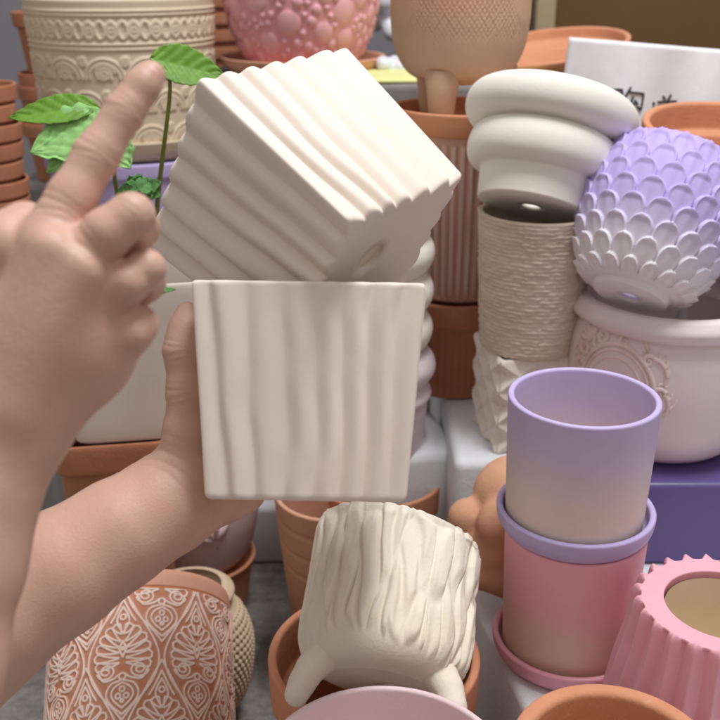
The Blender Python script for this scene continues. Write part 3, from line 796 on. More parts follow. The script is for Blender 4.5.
o = vessel('bubble_pot', pr, 0.006, 0.008, M['bubble'], segs=400, ds=0.0022, disp=lambda th, z, r: 0.0036 * bub_field(th, z), paint=lambda th, z, r, D: sstep(0.0, 0.0034, D) * 0.6)
o.location = (bp_.x, BY, HC - cart + 0.0065); tag(o, 'glossy pink pot covered in round bubbles at the top centre', 'pot')
o = vessel('saucer', [(0.100, 0, 0.004), (0.115, 0.012, 0.004), (0.120, 0.024)], 0.006, 0.006, M['salmon'], segs=128, ds=0.006)
o.location = (bp_.x, BY, HC - cart + 0.0003); tag(o, 'pale clay saucer under the pink bubble pot', 'saucer')
block(bp_.x, BY + 0.02, 0.26, 0.26, cart, HC - cart, 0.04, 'tall grey carton under the pink bubble pot', mat='carton', name='carton', cat='carton', group='grey cartons at the back')
c2 = block(at(440, 80, 1.40).x, 1.42, 0.22, 0.24, 0.150, HC - 0.150, -0.03, 'tall grey carton behind the peach footed pot', mat='carton', name='carton', cat='carton', group='grey cartons at the back')
o = link('paper_sheet', box_mesh('paper_sheet', 0.26, 0.19, 0.003, 0.0008), M['lime']); o.location = (at(440, 80, 1.40).x - 0.005, 1.405, HC - 0.1495); o.rotation_euler = (0, 0, 0.05)
tag(o, 'pale lime paper sheet lying behind the peach footed pot', 'paper')
g_ = []
rng = random.Random(3)
bc = at(392, 74, 1.46)
for i in range(7): g_.append((tuple(bc + Vector((rng.uniform(-0.03, 0.03), rng.uniform(-0.02, 0.02), rng.uniform(0.0, 0.016)))), rng.uniform(0.006, 0.014), tuple(bc + Vector((rng.uniform(-0.03, 0.03), rng.uniform(-0.02, 0.02), rng.uniform(0.0, 0.016)))), rng.uniform(0.004, 0.01)))
o = link('plastic_bag', sdf_mesh('plastic_bag', [(g_, 0.004)], 0.002, 0.004), M['plastic']); tag(o, 'crumpled white plastic lying on the lime paper', 'bag', 'crumpled white plastic bags')
bc = at(387, 22, 1.72); g_ = []
for i in range(9): g_.append((tuple(bc + Vector((rng.uniform(-0.02, 0.03), rng.uniform(-0.02, 0.02), rng.uniform(-0.06, 0.05)))), rng.uniform(0.008, 0.02), tuple(bc + Vector((rng.uniform(-0.02, 0.03), rng.uniform(-0.02, 0.02), rng.uniform(-0.04, 0.07)))), rng.uniform(0.004, 0.012)))
o = link('plastic_bag', sdf_mesh('plastic_bag', [(g_, 0.004)], 0.0025, 0.004), M['plastic']); tag(o, 'white plastic bag hanging between the pink bubble pot and the peach pot', 'bag', 'crumpled white plastic bags')

# ------------------------------------------------------------------ top left: embossed planter, saucer, lavender pot
PY = 1.45
pp = at(120, 3, PY); pX = pp.x; s_ = depth_of(pp) / 1000
prim_drop = 0.050; pbase = 0.252; ph = pbase - prim_drop
e_curves = []
def circle(cx, cy, r, n=28): return [(cx + r * math.cos(2 * PI * i / n), cy + r * math.sin(2 * PI * i / n)) for i in range(n + 1)]
def field(curves, W, H, nx, ny, wrapx=None):
    """distance to a set of polylines on a W x H tile"""
    X = ((np.arange(nx) + 0.5) / nx * W)[None, :].astype(np.float32); Y = ((np.arange(ny) + 0.5) / ny * H)[:, None].astype(np.float32)
    D = np.full((ny, nx), 9.0, np.float32)
    for c in curves:
        c = np.array(c, np.float32)
        for (ax, ay), (bx, by) in zip(c[:-1], c[1:]):
            mrg = 0.16
            i0 = max(0, int((min(ax, bx) - mrg) / W * nx)); i1 = min(nx, int((max(ax, bx) + mrg) / W * nx) + 2)
            j0 = max(0, int((min(ay, by) - mrg) / H * ny)); j1 = min(ny, int((max(ay, by) + mrg) / H * ny) + 2)
            if i0 >= i1 or j0 >= j1: continue
            x = X[:, i0:i1]; y = Y[j0:j1]
            dx, dy = bx - ax, by - ay; L2 = dx * dx + dy * dy + 1e-12
            t = np.clip(((x - ax) * dx + (y - ay) * dy) / L2, 0, 1)
            d = np.sqrt((x - ax - t * dx) ** 2 + (y - ay - t * dy) ** 2)
            D[j0:j1, i0:i1] = np.minimum(D[j0:j1, i0:i1], d)
    return D
def sample(D, W, H, u, v):
    ny, nx = D.shape
    u, v = np.broadcast_arrays(u, v)
    fx = np.mod(u / W, 1.0) * nx - 0.5; fy = np.clip(v / H * ny - 0.5, 0, ny - 1.001)
    x0 = np.floor(fx).astype(int); y0 = np.floor(fy).astype(int); tx = fx - x0; ty = fy - y0
    xa, xb = np.mod(x0, nx), np.mod(x0 + 1, nx); ya, yb = y0, np.minimum(y0 + 1, ny - 1)
    return (D[ya, xa] * (1 - tx) + D[ya, xb] * tx) * (1 - ty) + (D[yb, xa] * (1 - tx) + D[yb, xb] * tx) * ty
# planter tile: 1 unit wide = 1/14 of the circumference
NPL = 14; unit = 2 * PI * 0.122 / NPL; Ht = ph / unit
cv = []
for sx in (-1, 0, 1, 2):
    yb = Ht * 0.815
    cv += [circle(sx + 0.25, yb, 0.15), circle(sx + 0.75, yb, 0.15), circle(sx + 0.25, yb, 0.055), circle(sx + 0.75, yb, 0.055)]
    cv += [[(sx + i / 20, yb + 0.2 * math.cos(2 * PI * i / 20 * 2)) for i in range(21)], [(sx + i / 20, yb - 0.2 * math.cos(2 * PI * i / 20 * 2)) for i in range(21)]]
    for k, yc in enumerate((Ht * 0.55, Ht * 0.34, Ht * 0.12)):
        ox = 0.5 * (k % 2)
        for rr_ in (0.46, 0.36, 0.16): cv.append([(sx + ox + rr_ * math.cos(PI * i / 16), yc - 0.12 + rr_ * math.sin(PI * i / 16)) for i in range(17)])
        cv.append([(sx + ox + 0.24 * (1 - 0.8 * t) * math.cos(4.5 * PI * t), yc + 0.02 + 0.2 * (1 - 0.8 * t) * math.sin(4.5 * PI * t)) for t in np.linspace(0, 1, 34)])
        cv.append([(sx + ox + 0.5 + 0.11 * (1 - 0.8 * t) * math.cos(4 * PI * t + 1), yc + 0.26 + 0.11 * (1 - 0.8 * t) * math.sin(4 * PI * t + 1)) for t in np.linspace(0, 1, 24)])
DP = field(cv, 1.0, Ht, 128, int(128 * Ht))
def planter_disp(th, z, r):
    u = NPL * (th + PI / 2) / (2 * PI); v = z / unit
    d = sample(DP, 1.0, Ht, u, v + 0 * th)
    band = 0
    for b in (0.93, 0.905, 0.73, 0.70): band = band + np.exp(-((z / ph - b) / 0.008) ** 2)
    return 0.0019 * (1 - sstep(0.015, 0.065, d)) * sstep(0.0, 0.05, z / ph) * (1 - sstep(0.9, 0.92, z / ph)) + 0.0022 * band
o = vessel('planter', [(0.1165, 0, 0.004), (0.1270, ph - 0.012, 0), (0.1285, ph)], 0.008, 0.01, M['ivory'], segs=900, ds=0.0013, disp=planter_disp)
stand(o, pX, PY, pbase); tag(o, 'large ivory planter with embossed scrolls and rings at the top left', 'planter')
o = vessel('saucer', [(0.110, 0, 0.004), (0.1195, 0.012, 0.003), (0.1255, 0.028)], 0.006, 0.005, M['ivory'], segs=128, ds=0.006)
stand(o, pX + 0.004, PY, 0.2577); tag(o, 'ivory saucer under the embossed planter', 'saucer')
o = vessel('round_pot', [(0.085, 0, 0.006), (0.112, 0.20, 0.02), (0.120, 0.268, 0.004), (0.1245, 0.272, 0.003), (0.1255, 0.292)], 0.008, 0.01, M['lavender'], segs=128, ds=0.012)
stand(o, pX + 0.002, PY, 0.258 + 0.292); tag(o, 'large lavender pot under the ivory planter, behind the plant', 'pot')
# the saucer rests on a disc of foam that closes the lavender pot
block(pX, PY + 0.02, 0.30, 0.30, 0.5505, HC - 0.5505, 0.0, 'white foam block under the large lavender pot')

# terracotta nested stacks
def nest_mesh():
    t = vessel('proto', [(0.050, 0, 0.004), (0.062, 0.092, 0.002), (0.070, 0.094, 0.003), (0.0715, 0.122)], 0.006, 0.008, M['terracotta_dark'], segs=96, ds=0.012)
    me = t.data; bpy.data.objects.remove(t); return me
NM = nest_mesh()
def nest(px, pyt, Y, n, step, sc, descr, grp, lift_top=0.0):
    p = at(px, pyt, Y); top = p.z
    zb = top - 0.122 * sc - (n - 1) * step
    zb -= lift_top
    for i in range(n):
        o = bpy.data.objects.new('terracotta_pot', NM); col.objects.link(o)
        o.location = (p.x + 0.002 * ((i * 7) % 3 - 1), Y + 0.002 * ((i * 5) % 3 - 1), zb + i * step + (lift_top if i == n - 1 else 0)); o.scale = (sc, sc, sc); o.rotation_euler = (0, 0, i * 1.3)
        tag(o, descr, 'pot', grp)
    return zb, p.x
zb, xx = nest(-27, 84, 1.30, 8, 0.024, 0.72, 'brown terracotta pot nested in the stack at the left edge', 'nested terracotta pots at the left edge')
block(xx, 1.30, 0.12, 0.12, HC - zb + 0.0005, zb, 0, 'grey carton under the nested terracotta pots at the left edge', mat='carton', name='carton', cat='carton', group='grey cartons at the back')
zb, xx = nest(46, 11, 1.72, 6, 0.020, 0.80, 'brown terracotta pot nested in the stack behind the ivory planter, on its left', 'nested terracotta pots left behind the planter', 0.075)
block(xx, 1.72, 0.14, 0.14, HC - zb + 0.0005, zb, 0, 'grey carton under the nested pots left behind the ivory planter', mat='carton', name='carton', cat='carton', group='grey cartons at the back')
zb, xx = nest(212, -22, 1.78, 5, 0.027, 0.62, 'red brown terracotta pot nested in the stack between the ivory planter and the bubble pot', 'nested terracotta pots between planter and bubble pot')
block(xx, 1.78, 0.14, 0.14, HC - zb + 0.0005, zb, 0, 'grey carton under the nested pots beside the pink bubble pot', mat='carton', name='carton', cat='carton', group='grey cartons at the back')

# ------------------------------------------------------------------ left middle: cream trough on terracotta trough, plant
TYm = 0.95
pbl = at(72, 446, 0.905)
e = empty('trough_planter')
tw, td, thh = 0.078, 0.070, 0.168
def rect_cross(a, b, n=9):
    def f(th): return 1.0 / ((np.abs(np.cos(th)) / a) ** n + (np.abs(np.sin(th)) / b) ** n) ** (1.0 / n)
    return f
yaw = math.radians(9)
o = vessel('trough_planter', [(0.90, 0, 0.03), (1.0, thh)], 0.06, 0.008, M['bisque'], segs=256, ds=0.02, ds_in=0.1, cross=rect_cross(tw, td), rim_f=0.03)
bpy.data.objects.remove(e)
cz = pbl.z
ctr = Vector((pbl.x, pbl.y, 0)) + Vector((math.cos(yaw), math.sin(yaw), 0)) * tw * 0.9 + Vector((-math.sin(yaw), math.cos(yaw), 0)) * td * 0.9
o.location = (ctr.x, ctr.y, cz); o.rotation_euler = (0, 0, yaw)
tag(o, 'smooth cream trough planter with the green plant, behind the pointing hand', 'planter')
t2 = cz - 0.0006
o2 = vessel('terracotta_planter', [(0.80, 0, 0.02), (0.93, t2 - 0.035, 0.004), (1.0, t2 - 0.033, 0.02), (1.02, t2)], 0.08, 0.01, M['terracotta_dark'], segs=256, ds=0.02, ds_in=0.1, cross=rect_cross(0.060, td * 0.98), rim_f=0.03)
ctr2 = ctr + Vector((-0.031, -0.004, 0)); o2.location = (ctr2.x, ctr2.y, 0.0004); o2.rotation_euler = (0, 0, yaw)
tag(o2, 'brown terracotta planter under the cream trough planter', 'planter')

plant = empty('leafy_plant', (ctr.x, ctr.y, cz + 0.12))
bpy.context.view_layer.update()
PI_ = plant.matrix_world.inverted()
soil_me = box_mesh('soil', tw * 1.66, td * 1.62, 0.02, 0.009)
so_ = link('soil', soil_me, M['soil'], plant); so_.location = (0, 0, -0.012); so_.rotation_euler = (0, 0, yaw)
def leaf_obj(base, tip, width, normal, mat, fold=0.25, droop=0.1, crinkle=0.0, lobes=0, n=26, m=14, seed=0):
    base, tip = Vector(base), Vector(tip); ax = tip - base; L_ = ax.length; ax.normalize()
    nrm = (Vector(normal) - ax * Vector(normal).dot(ax)).normalized(); sd = nrm.cross(ax)
    V = np.zeros((n + 1, 2 * m + 1, 3))
    rs = np.random.RandomState(seed)
    for i in range(n + 1):
        t = i / n
        wd = width * (math.sin(PI * min(1, t ** 0.75)) ** 0.8) * (1 + (0.10 * math.sin(lobes * 2 * PI * t) if lobes else 0.035 * math.sin(60 * t)))
        for j in range(-m, m + 1):
            s = j / m
            p = base + ax * (L_ * t) + sd * (wd * s) + nrm * (fold * wd * abs(s) - droop * L_ * t * t)
            if crinkle:
                p = p + nrm * crinkle * (float(vnoise(t * 9 + abs(s) * 5, s * 4, seed)) - 0.5) + sd * crinkle * 0.4 * (float(vnoise(t * 12, s * 3, seed + 1)) - 0.5)
            p = p - nrm * 0.0006 * math.cos(t * 40 - abs(s) * 9)
            V[i, j + m] = tuple(PI_ @ p)
    me = grid_mesh('leaf', V, False, False); o = link('leaf', me, mat, plant)
    md = o.modifiers.new('thick', 'SOLIDIFY'); md.thickness = 0.0006
    return o
LD = 0.93
def L3(px, py, Y=LD): return at(px, py, Y)
leaf_obj(L3(98, 106), L3(8, 117, 0.92), 0.0155, (0.1, -0.75, 0.7), M['leaf'], 0.2, 0.02, seed=1)
leaf_obj(L3(110, 120, 0.92), L3(30, 152, 0.905), 0.027, (-0.1, -0.85, 0.55), M['leaf_mint'], 0.06, 0.02, crinkle=0.0022, lobes=5, seed=2)
leaf_obj(L3(92, 132, 0.918), L3(46, 172, 0.902), 0.016, (-0.2, -0.9, 0.4), M['leaf_mint'], 0.10, 0.05, crinkle=0.003, lobes=3, seed=8)
leaf_obj(L3(98, 128, 0.93), L3(130, 168, 0.92), 0.020, (0.2, -0.9, 0.4), M['leaf_mint'], 0.10, 0.03, crinkle=0.003, lobes=3, seed=5)
leaf_obj(L3(150, 58, 0.93), L3(226, 76, 0.95), 0.019, (0.1, -0.85, 0.5), M['leaf'], 0.15, 0.03, seed=3)
stems = []
def stem(pts, r0, r1):
    q = crom([tuple(p) for p in pts], 6); n_ = len(q)
    stems.append(([PI_ @ Vector(v) for v in q], [r0 + (r1 - r0) * i / (n_ - 1) for i in range(n_)]))
stem([L3(150, 300, 0.97), L3(156, 220, 0.95), L3(161, 170, 0.94), L3(170, 90, 0.93), L3(164, 66, 0.93)], 0.0028, 0.0015)
stem([L3(130, 300, 0.98), L3(118, 200, 0.95), L3(104, 118, 0.93), L3(97, 106, 0.93)], 0.0026, 0.0015)
stem([L3(118, 150, 0.94), L3(108, 124, 0.93), L3(100, 119, 0.92)], 0.0018, 0.0013)
stem([L3(145, 300, 0.97), L3(140, 225, 0.95), L3(138, 200, 0.94)], 0.0025, 0.002)
link('stem', tube_mesh('stem', stems, 8), M['stem'], plant)
rng = random.Random(21)
for i in range(26):
    a = rng.uniform(0, 2 * PI); k_ = rng.uniform(0.45, 1.0); b = L3(138, 190, 0.93 + rng.uniform(-0.012, 0.012))
    t = L3(138 + 27 * k_ * math.cos(a), 189 + 17 * k_ * math.sin(a), 0.905 + 0.03 * k_ + rng.uniform(-0.006, 0.006))
    leaf_obj(b, t, 0.0085, (0.3 * math.cos(a), -0.9, 0.4 + 0.2 * math.sin(a)), M['leaf_deep'], 0.18, 0.10, crinkle=0.0012, n=14, m=6, seed=30 + i)
for (a, b, c, d) in ((170, 291, 152, 286), (160, 293, 174, 288)):
    leaf_obj(L3(a, b, 0.90), L3(c, d, 0.885), 0.0035, (0.1, -0.6, 0.8), M['leaf_deep'], 0.25, 0.1, n=12, m=5, seed=a)
tag(plant, 'leafy green plant with one mint green leaf, growing behind the pointing hand', 'plant')

# ------------------------------------------------------------------ lower left
# mauve pot with a relief sprig
mp_ = at(195, 474, 1.05); s_ = depth_of(mp_) / 1000; mR = 63 * s_
mbase = zdrop(582, 1.0); mh = (HC - mp_.z); mh = mbase - mh
e = empty('round_pot', (mp_.x, 1.05, HC - mbase))
mprof = [(mR * 0.55, 0, 0.006)] + [(float(a), float(b), 0) for a, b in crom([(mR * 0.64, 0.003), (mR * 0.84, 0.024), (mR * 0.965, 0.06), (mR, 0.09), (mR * 1.0, mh)], 8)]
vessel('body', mprof, 0.005, 0.008, M['mauve'], e, segs=128, ds=0.006)
MP = np.array([(p[0], p[1]) for p in mprof[1:]])
def mpt(s, z, lift): 
    r = np.interp(z, MP[:, 1], MP[:, 0]) + lift; th = -PI / 2 + s; return (r * math.cos(th), r * math.sin(th), z)
sp = []
zc_ = mbase - zdrop(540, 0.985); s0_ = 0.42
for dx, dz in ((-0.20, 0.030), (0.02, 0.042), (0.26, 0.028), (-0.30, 0.012)):
    pts = [mpt(s0_ + dx * (t / 9), zc_ + dz * (t / 9) , 0.0004 + 0.0007 * math.sin(PI * t / 9)) for t in range(10)]
    sp.append((pts, [0.0008 + 0.0042 * math.sin(PI * min(1, (t / 9) ** 0.9)) for t in range(10)]))
sp.append(([mpt(s0_ + 0.01 * t, zc_ - 0.004 * t, 0.0006) for t in range(4)], 0.0011))
link('sprig', tube_mesh('sprig', sp, 10), M['mauve'], e)
tag(e, 'mauve round pot with a raised leaf sprig under the holding wrist', 'pot')
o = vessel('terracotta_pot', [(0.050, 0, 0.004), (mR * 0.80, 0.75 - mbase - 0.002, 0.002), (mR * 0.86, 0.75 - mbase + 0.008)], 0.006, 0.75 - mbase - 0.0007, M['terracotta'], segs=96, ds=0.01)
stand(o, mp_.x + 0.004, 1.05, 0.7495); tag(o, 'low orange terracotta dish pot under the mauve sprig pot', 'pot')

# beige knit pot, lying back a little
def knit(n, p, A, z0, z1):
    def f(th, z, r):
        k = np.floor((z - z0) / p); x = np.mod(n * th / (2 * PI) + 0.5 * np.mod(k, 2), 1) - 0.5; y = np.mod((z - z0) / p, 1) - 0.5
        return A * np.sqrt(np.clip(1 - (x * x + y * y) * 4.4, 0, 1)) * sstep(z0, z0 + 0.001, z) * (1 - sstep(z1 - 0.001, z1, z))
    return f
pr = [(0.040, 0, 0.004)] + [(float(a), float(b), 0) for a, b in crom([(0.044, 0.005), (0.056, 0.035), (0.0625, 0.070), (0.058, 0.098), (0.049, 0.113), (0.0455, 0.120)], 7)]
pr += [(0.0455 + 0.007 * math.sin(PI * t / 8), 0.120 + 0.016 * t / 8, 0) for t in range(1, 8)] + [(0.045, 0.137)]
o = vessel('knit_pot', pr, 0.006, 0.008, M['knit'], segs=640, ds=0.0011, disp=knit(58, 0.0068, 0.0026, 0.010, 0.108))
tilt(o, 186, 636, 1.03, (-0.10, 0.93, 0.30), 0.130)
o.location.z = max(o.location.z, 0.022)
tag(o, 'beige pot with a beaded knit texture tucked behind the patterned terracotta pot', 'pot')

# damask pot
ND = 8; RD = 0.083; du = 2 * PI * RD / ND; HD = 0.235; Ht = HD / du
motif = []
def mir(c): return [c, [(-x, y) for x, y in c]]
og = [tuple(v) for v in crom([(0, 0), (0.085, -0.15), (0.23, -0.40), (0.40, -0.70), (0.465, -0.93), (0.41, -1.16), (0.285, -1.36), (0.14, -1.52), (0, -1.70)], 6)]
motif += mir(og)
og2 = [tuple(v) for v in crom([(0, -0.14), (0.10, -0.34), (0.16, -0.44)], 5)]
motif += mir(og2)
motif += mir([tuple(v) for v in crom([(0, -0.24), (0.065, -0.36), (0.075, -0.46), (0.0, -0.60)], 5)])
motif += [circle(0, -0.38, 0.036, 14)]
roots = [(0.018, -0.60), (0.036, -0.70), (0.052, -0.78), (0.056, -0.85), (0.052, -0.92), (0.050, -0.985)]
tips = [(0.095, -0.475), (0.205, -0.52), (0.295, -0.62), (0.350, -0.745), (0.378, -0.875), (0.362, -0.995)]
for (rx_, ry_), (tx_, ty_) in zip(roots, tips):
    mx_, my_ = rx_ + (tx_ - rx_) * 0.55, ry_ + (ty_ - ry_) * 0.55 - 0.035
    ax_, up_, dn_ = [], [], []
    for i in range(13):
        t = i / 12
        x = (1 - t) ** 2 * rx_ + 2 * t * (1 - t) * mx_ + t * t * tx_; y = (1 - t) ** 2 * ry_ + 2 * t * (1 - t) * my_ + t * t * ty_
        dx = 2 * (1 - t) * (mx_ - rx_) + 2 * t * (tx_ - mx_); dy = 2 * (1 - t) * (my_ - ry_) + 2 * t * (ty_ - my_); L_ = math.hypot(dx, dy)
        ww = (0.006 + 0.047 * min(1, t * 1.25)) * (1 if t < 0.85 else math.sqrt(max(0, 1 - ((t - 0.85) / 0.15) ** 2)))
        up_.append((x - dy / L_ * ww, y + dx / L_ * ww)); dn_.append((x + dy / L_ * ww, y - dx / L_ * ww))
    motif += mir(up_ + dn_[::-1])
motif += [[(0, -0.70), (0.048, -0.80), (0, -0.91), (-0.048, -0.80), (0, -0.70)], circle(0, -0.80, 0.017, 10)]
motif += mir([(0.21 + 0.125 * (1 - 0.80 * t) * math.cos(-0.2 - 4.2 * PI * t * 0.8), -1.075 + 0.105 * (1 - 0.80 * t) * math.sin(-0.2 - 4.2 * PI * t * 0.8)) for t in np.linspace(0, 1, 40)])
motif += mir([tuple(v) for v in crom([(0.33, -1.05), (0.25, -1.19), (0.12, -1.18), (0.04, -1.13)], 6)])
motif += [circle(0, -1.155, 0.042, 14)]
motif += mir([tuple(v) for v in crom([(0.02, -1.205), (0.15, -1.25), (0.205, -1.37), (0.15, -1.49), (0.0, -1.63)], 6)])
motif += mir([tuple(v) for v in crom([(0.0, -1.235), (0.10, -1.29), (0.14, -1.375), (0.10, -1.46), (0.0, -1.55)], 6)])
motif += [circle(0, -1.315, 0.032, 12), circle(-0.052, -1.40, 0.032, 12), circle(0.052, -1.40, 0.032, 12), circle(0, -1.46, 0.02, 10)]
ytop = Ht - 0.30     # palmette point of the first full row, just below the plain band
cv = []
for row in range(-1, 6):
    oy = ytop - 0.97 * row; ox = 0.5 * (row % 2)
    for sx in (-1, 0, 1, 2):
        for c in motif: cv.append([(x + ox + sx, y + oy) for x, y in c])
DD = field(cv, 1.0, Ht, 320, int(320 * Ht))
def damask_line(th, z):
    u = ND * (th + PI / 2) / (2 * PI) + 0.0; v = z / du
    return sample(DD, 1.0, Ht, u + 0.24, v + 0 * th)
zb_top = HD - 0.017
def damask_disp(th, z, r):
    d = damask_line(th, z)
    on = (1 - sstep(zb_top - 0.003, zb_top - 0.001, z)) * sstep(0.0, 0.01, z)
    return 0.0013 * (1 - sstep(0.006, 0.026, d)) * on
def damask_paint(th, z, r, D):
    d = damask_line(th, z); u = th / (2 * PI)
    on = (1 - sstep(zb_top - 0.003, zb_top - 0.001, z))
    wash = 0.70 + 0.30 * vnoise(u * 90, z * 160, 4, 90)
    return ((1 - sstep(0.007, 0.020, d)) * wash * 0.95 + 0.10 * vnoise(u * 40, z * 70, 6, 40) + 0.10 * (1 - sstep(0.02, 0.07, d))) * on
e = empty('damask_pot')
vessel('body', [(RD * 0.97, 0, 0.004), (RD, zb_top, 0.001), (RD - 0.001, zb_top + 0.0004)], 0.007, 0.01, M['damask'], e, segs=1200, ds=0.00052, disp=damask_disp, paint=damask_paint, rim_f=0.0003)
vessel('rim', [(RD - 0.0002, 0, 0.001), (RD - 0.0006, 0.012, 0.002), (RD - 0.0022, 0.0172)], 0.0075, 0.0005, M['salmon'], e, segs=160, ds=0.003, hole=RD - 0.0078, rim_f=0.003).location = (0, 0, zb_top + 0.0005)
tilt(e, 142, 603, 0.95, (-0.115, 0.82, -0.56), HD)
tag(e, 'terracotta pot with white rubbed palmette relief, tipped back in the lower left corner', 'pot')

# ------------------------------------------------------------------ the two held square pots
def square_ribs(n, A, seed, warp, zs, amp_var=0.35, sharp=0.75):
    def f(th, z, r):
        q = np.mod(th + PI / 4, PI / 2) - PI / 4; s = np.tan(q); kf = np.mod(np.floor((th + PI / 4) / (PI / 2)), 4)
        fade = 1 - s ** 4
        ph = (s + 1) / 2 * n + fade * warp * (fbm(s * 0.9 + kf * 11, z * zs, seed, None, 2) - 0.5) * 2
        a = np.abs(np.sin(PI * (ph + 0.5)))
        amp = 1 - amp_var * fade * vnoise(s * 3 + kf * 9, z * zs * 1.3, seed + 7)
        return A * (np.power(a * a + 0.012, sharp / 2) * amp - 0.6)
    return f
bh = 0.1315
o = vessel('square_ribbed_pot', [(0.0605, 0, 0.004), (0.0708, bh)], 0.0065, 0.008, M['bisque'], segs=720, ds=0.0013, cross=superellipse(18), disp=square_ribs(7, 0.0037, 12, 0.60, 12, 0.40, 1.5), inner_follow=0.5, rim_f=0.003, bottom_follow=True)
P = atd(315, 295, 0.666); 
v = (P - CAM).normalized()
# axis: perpendicular to the view with the top leaning away
a = cam2world((0.016, 0.985, -0.055)).normalized()
o.matrix_world = axis_matrix(a, P - a * bh, math.radians(-3.5))
held = o
tag(o, 'cream square pot with soft vertical ribs held upright by the left hand', 'pot', 'cream ribbed square pots')

Rf = np.array([[-0.3586, 0.6852, 0.6339], [-0.6539, -0.669, 0.3533], [-0.6662, 0.2878, -0.688]])   # axes of the tipped pot as seen by the lens
un, vn, wn = Rf[:, 0], Rf[:, 1], Rf[:, 2]
Zc = -vn; Xc = wn; Yc = np.cross(Zc, Xc)
o = vessel('square_ribbed_pot', [(0.0575, 0, 0.004), (0.0682, 0.1285)], 0.0065, 0.004, M['bisque'], segs=720, ds=0.0013, hole=0.0104, cross=superellipse(20), disp=square_ribs(6, 0.0058, 31, 0.50, 10, 0.15, 1.2), inner_follow=0.5, rim_f=0.003, bottom_follow=True, hole_shift=(-0.012, -0.012 * float(np.dot(Yc, un))))
Xw, Yw, Zw = cam2world(Xc), cam2world(Yc), cam2world(Zc)
Mt = Matrix((Xw, Yw, Zw)).transposed().to_4x4()
Mt.translation = CAM + cam2world((0.0107 * 0.95, 0.0644 * 0.95, -0.6834 * 0.95))
o.matrix_world = Mt
tag(o, 'cream square pot with bold ribs, tipped with its drain hole showing, on the held pot', 'pot', 'cream ribbed square pots')

# ------------------------------------------------------------------ person: two arms
def C3(px, py, d, rpx): return (tuple(atd(px, py, d)), rpx * d / 1000)
def chain(pts):
    q = [C3(*p) for p in pts]
    return [(q[i][0], q[i][1], q[i + 1][0], q[i + 1][1]) for i in range(len(q) - 1)]
person = empty('person', atd(-60, 700, 0.5)); tag(person, 'person reaching in from the left with two bare arms, pointing and holding a pot', 'person')
bpy.context.view_layer.update()
PM = person.matrix_world.inverted()
def person_part(name, me, mat, parent, label=None):
    me.transform(PM); o = link(name, me, mat, parent)
    if label: o['label'] = label
    return o
def wrinkle(me, joints):
    """presses a few fine creases across each joint"""
    n_ = len(me.vertices); co = np.zeros(n_ * 3, np.float32); no = np.zeros(n_ * 3, np.float32)
    me.vertices.foreach_get('co', co); me.vertices.foreach_get('normal', no); co = co.reshape(-1, 3).astype(float); no = no.reshape(-1, 3)
    off = np.zeros(n_)
    for (a, b, rp) in joints:
        J = np.array(atd(*a)); ax = np.array(atd(*b)) - J; ax /= np.linalg.norm(ax); R = rp * a[2] / 1000
        d = co - J; t = d @ ax; q = np.linalg.norm(d, axis=1)
        w = np.exp(-(q / (1.5 * R)) ** 4)
        side = np.cross(ax, np.array((CAM - Vector(J)).normalized())); sv = d @ side / R
        for k, (o_, g_) in enumerate(((-0.42, 0.6), (-0.17, 0.9), (0.06, 1.0), (0.30, 0.7))):
            bow = 0.22 * R * (sv ** 2) * (1 if o_ > 0 else -1) + 0.05 * R * np.sin(sv * 4 + k)
            off -= 0.00055 * g_ * w * np.exp(-((t - o_ * R - bow) / 0.0011) ** 2)
        off += 0.0005 * np.exp(-(q / (1.25 * R)) ** 2)
    co = co + no * off[:, None]
    me.vertices.foreach_set('co', co.astype(np.float32).ravel()); me.update(); return me
# pointing hand (back of the hand towards the lens)
d0 = 0.44
palm = chain([(48, 252, d0, 34), (28, 330, d0 + 0.004, 44), (-2, 430, d0 + 0.004, 57), (-28, 490, d0, 63)])
palm += chain([(82, 268, d0 + 0.002, 33), (54, 340, d0 + 0.004, 42), (6, 428, d0 + 0.004, 51)])
palm += chain([(104, 300, d0 + 0.006, 31), (78, 348, d0 + 0.008, 40), (10, 425, d0 + 0.006, 49)])
palm += chain([(116, 336, d0 + 0.012, 29), (92, 364, d0 + 0.014, 31), (16, 424, d0 + 0.01, 44)])
palm += chain([(-28, 490, d0, 63), (-50, 560, d0 - 0.005, 70), (-82, 660, d0 - 0.012, 81), (-112, 780, d0 - 0.02, 92)])
index = chain([(50, 240, d0, 31), (72, 198, d0 + 0.004, 23.5), (96, 156, d0 + 0.008, 21.5), (124, 112, d0 + 0.012, 18.5), (142, 87, d0 + 0.015, 16.5), (151, 75, d0 + 0.017, 14.5)])
middle = chain([(80, 262, d0 - 0.004, 28), (106, 234, d0 - 0.008, 24), (131, 216, d0 - 0.006, 22), (137, 228, d0 + 0.022, 21), (120, 258, d0 + 0.040, 19)])
ring = chain([(102, 304, d0 + 0.002, 25), (126, 284, d0 - 0.002, 20.5), (146, 269, d0 + 0.002, 18), (146, 282, d0 + 0.026, 18.5), (124, 306, d0 + 0.042, 17)])
little = chain([(112, 346, d0 + 0.008, 25), (130, 334, d0 + 0.006, 20), (139, 324, d0 + 0.010, 17), (134, 334, d0 + 0.032, 17), (116, 346, d0 + 0.044, 15)])
thumb = chain([(-20, 400, d0 + 0.012, 48), (-8, 300, d0 + 0.010, 34), (6, 248, d0 + 0.004, 30), (26, 226, d0 + 0.012, 25)])
tend = chain([(50, 250, d0 - 0.016, 20), (6, 400, d0 - 0.010, 28)]) + chain([(82, 272, d0 - 0.014, 20), (14, 408, d0 - 0.008, 28)])
me = sdf_mesh('pointing_arm', [(palm + tend, 0.011), (thumb, 0.010), (index, 0.005), (middle, 0.004), (ring, 0.004), (little, 0.005)], 0.0012, 0.0026)
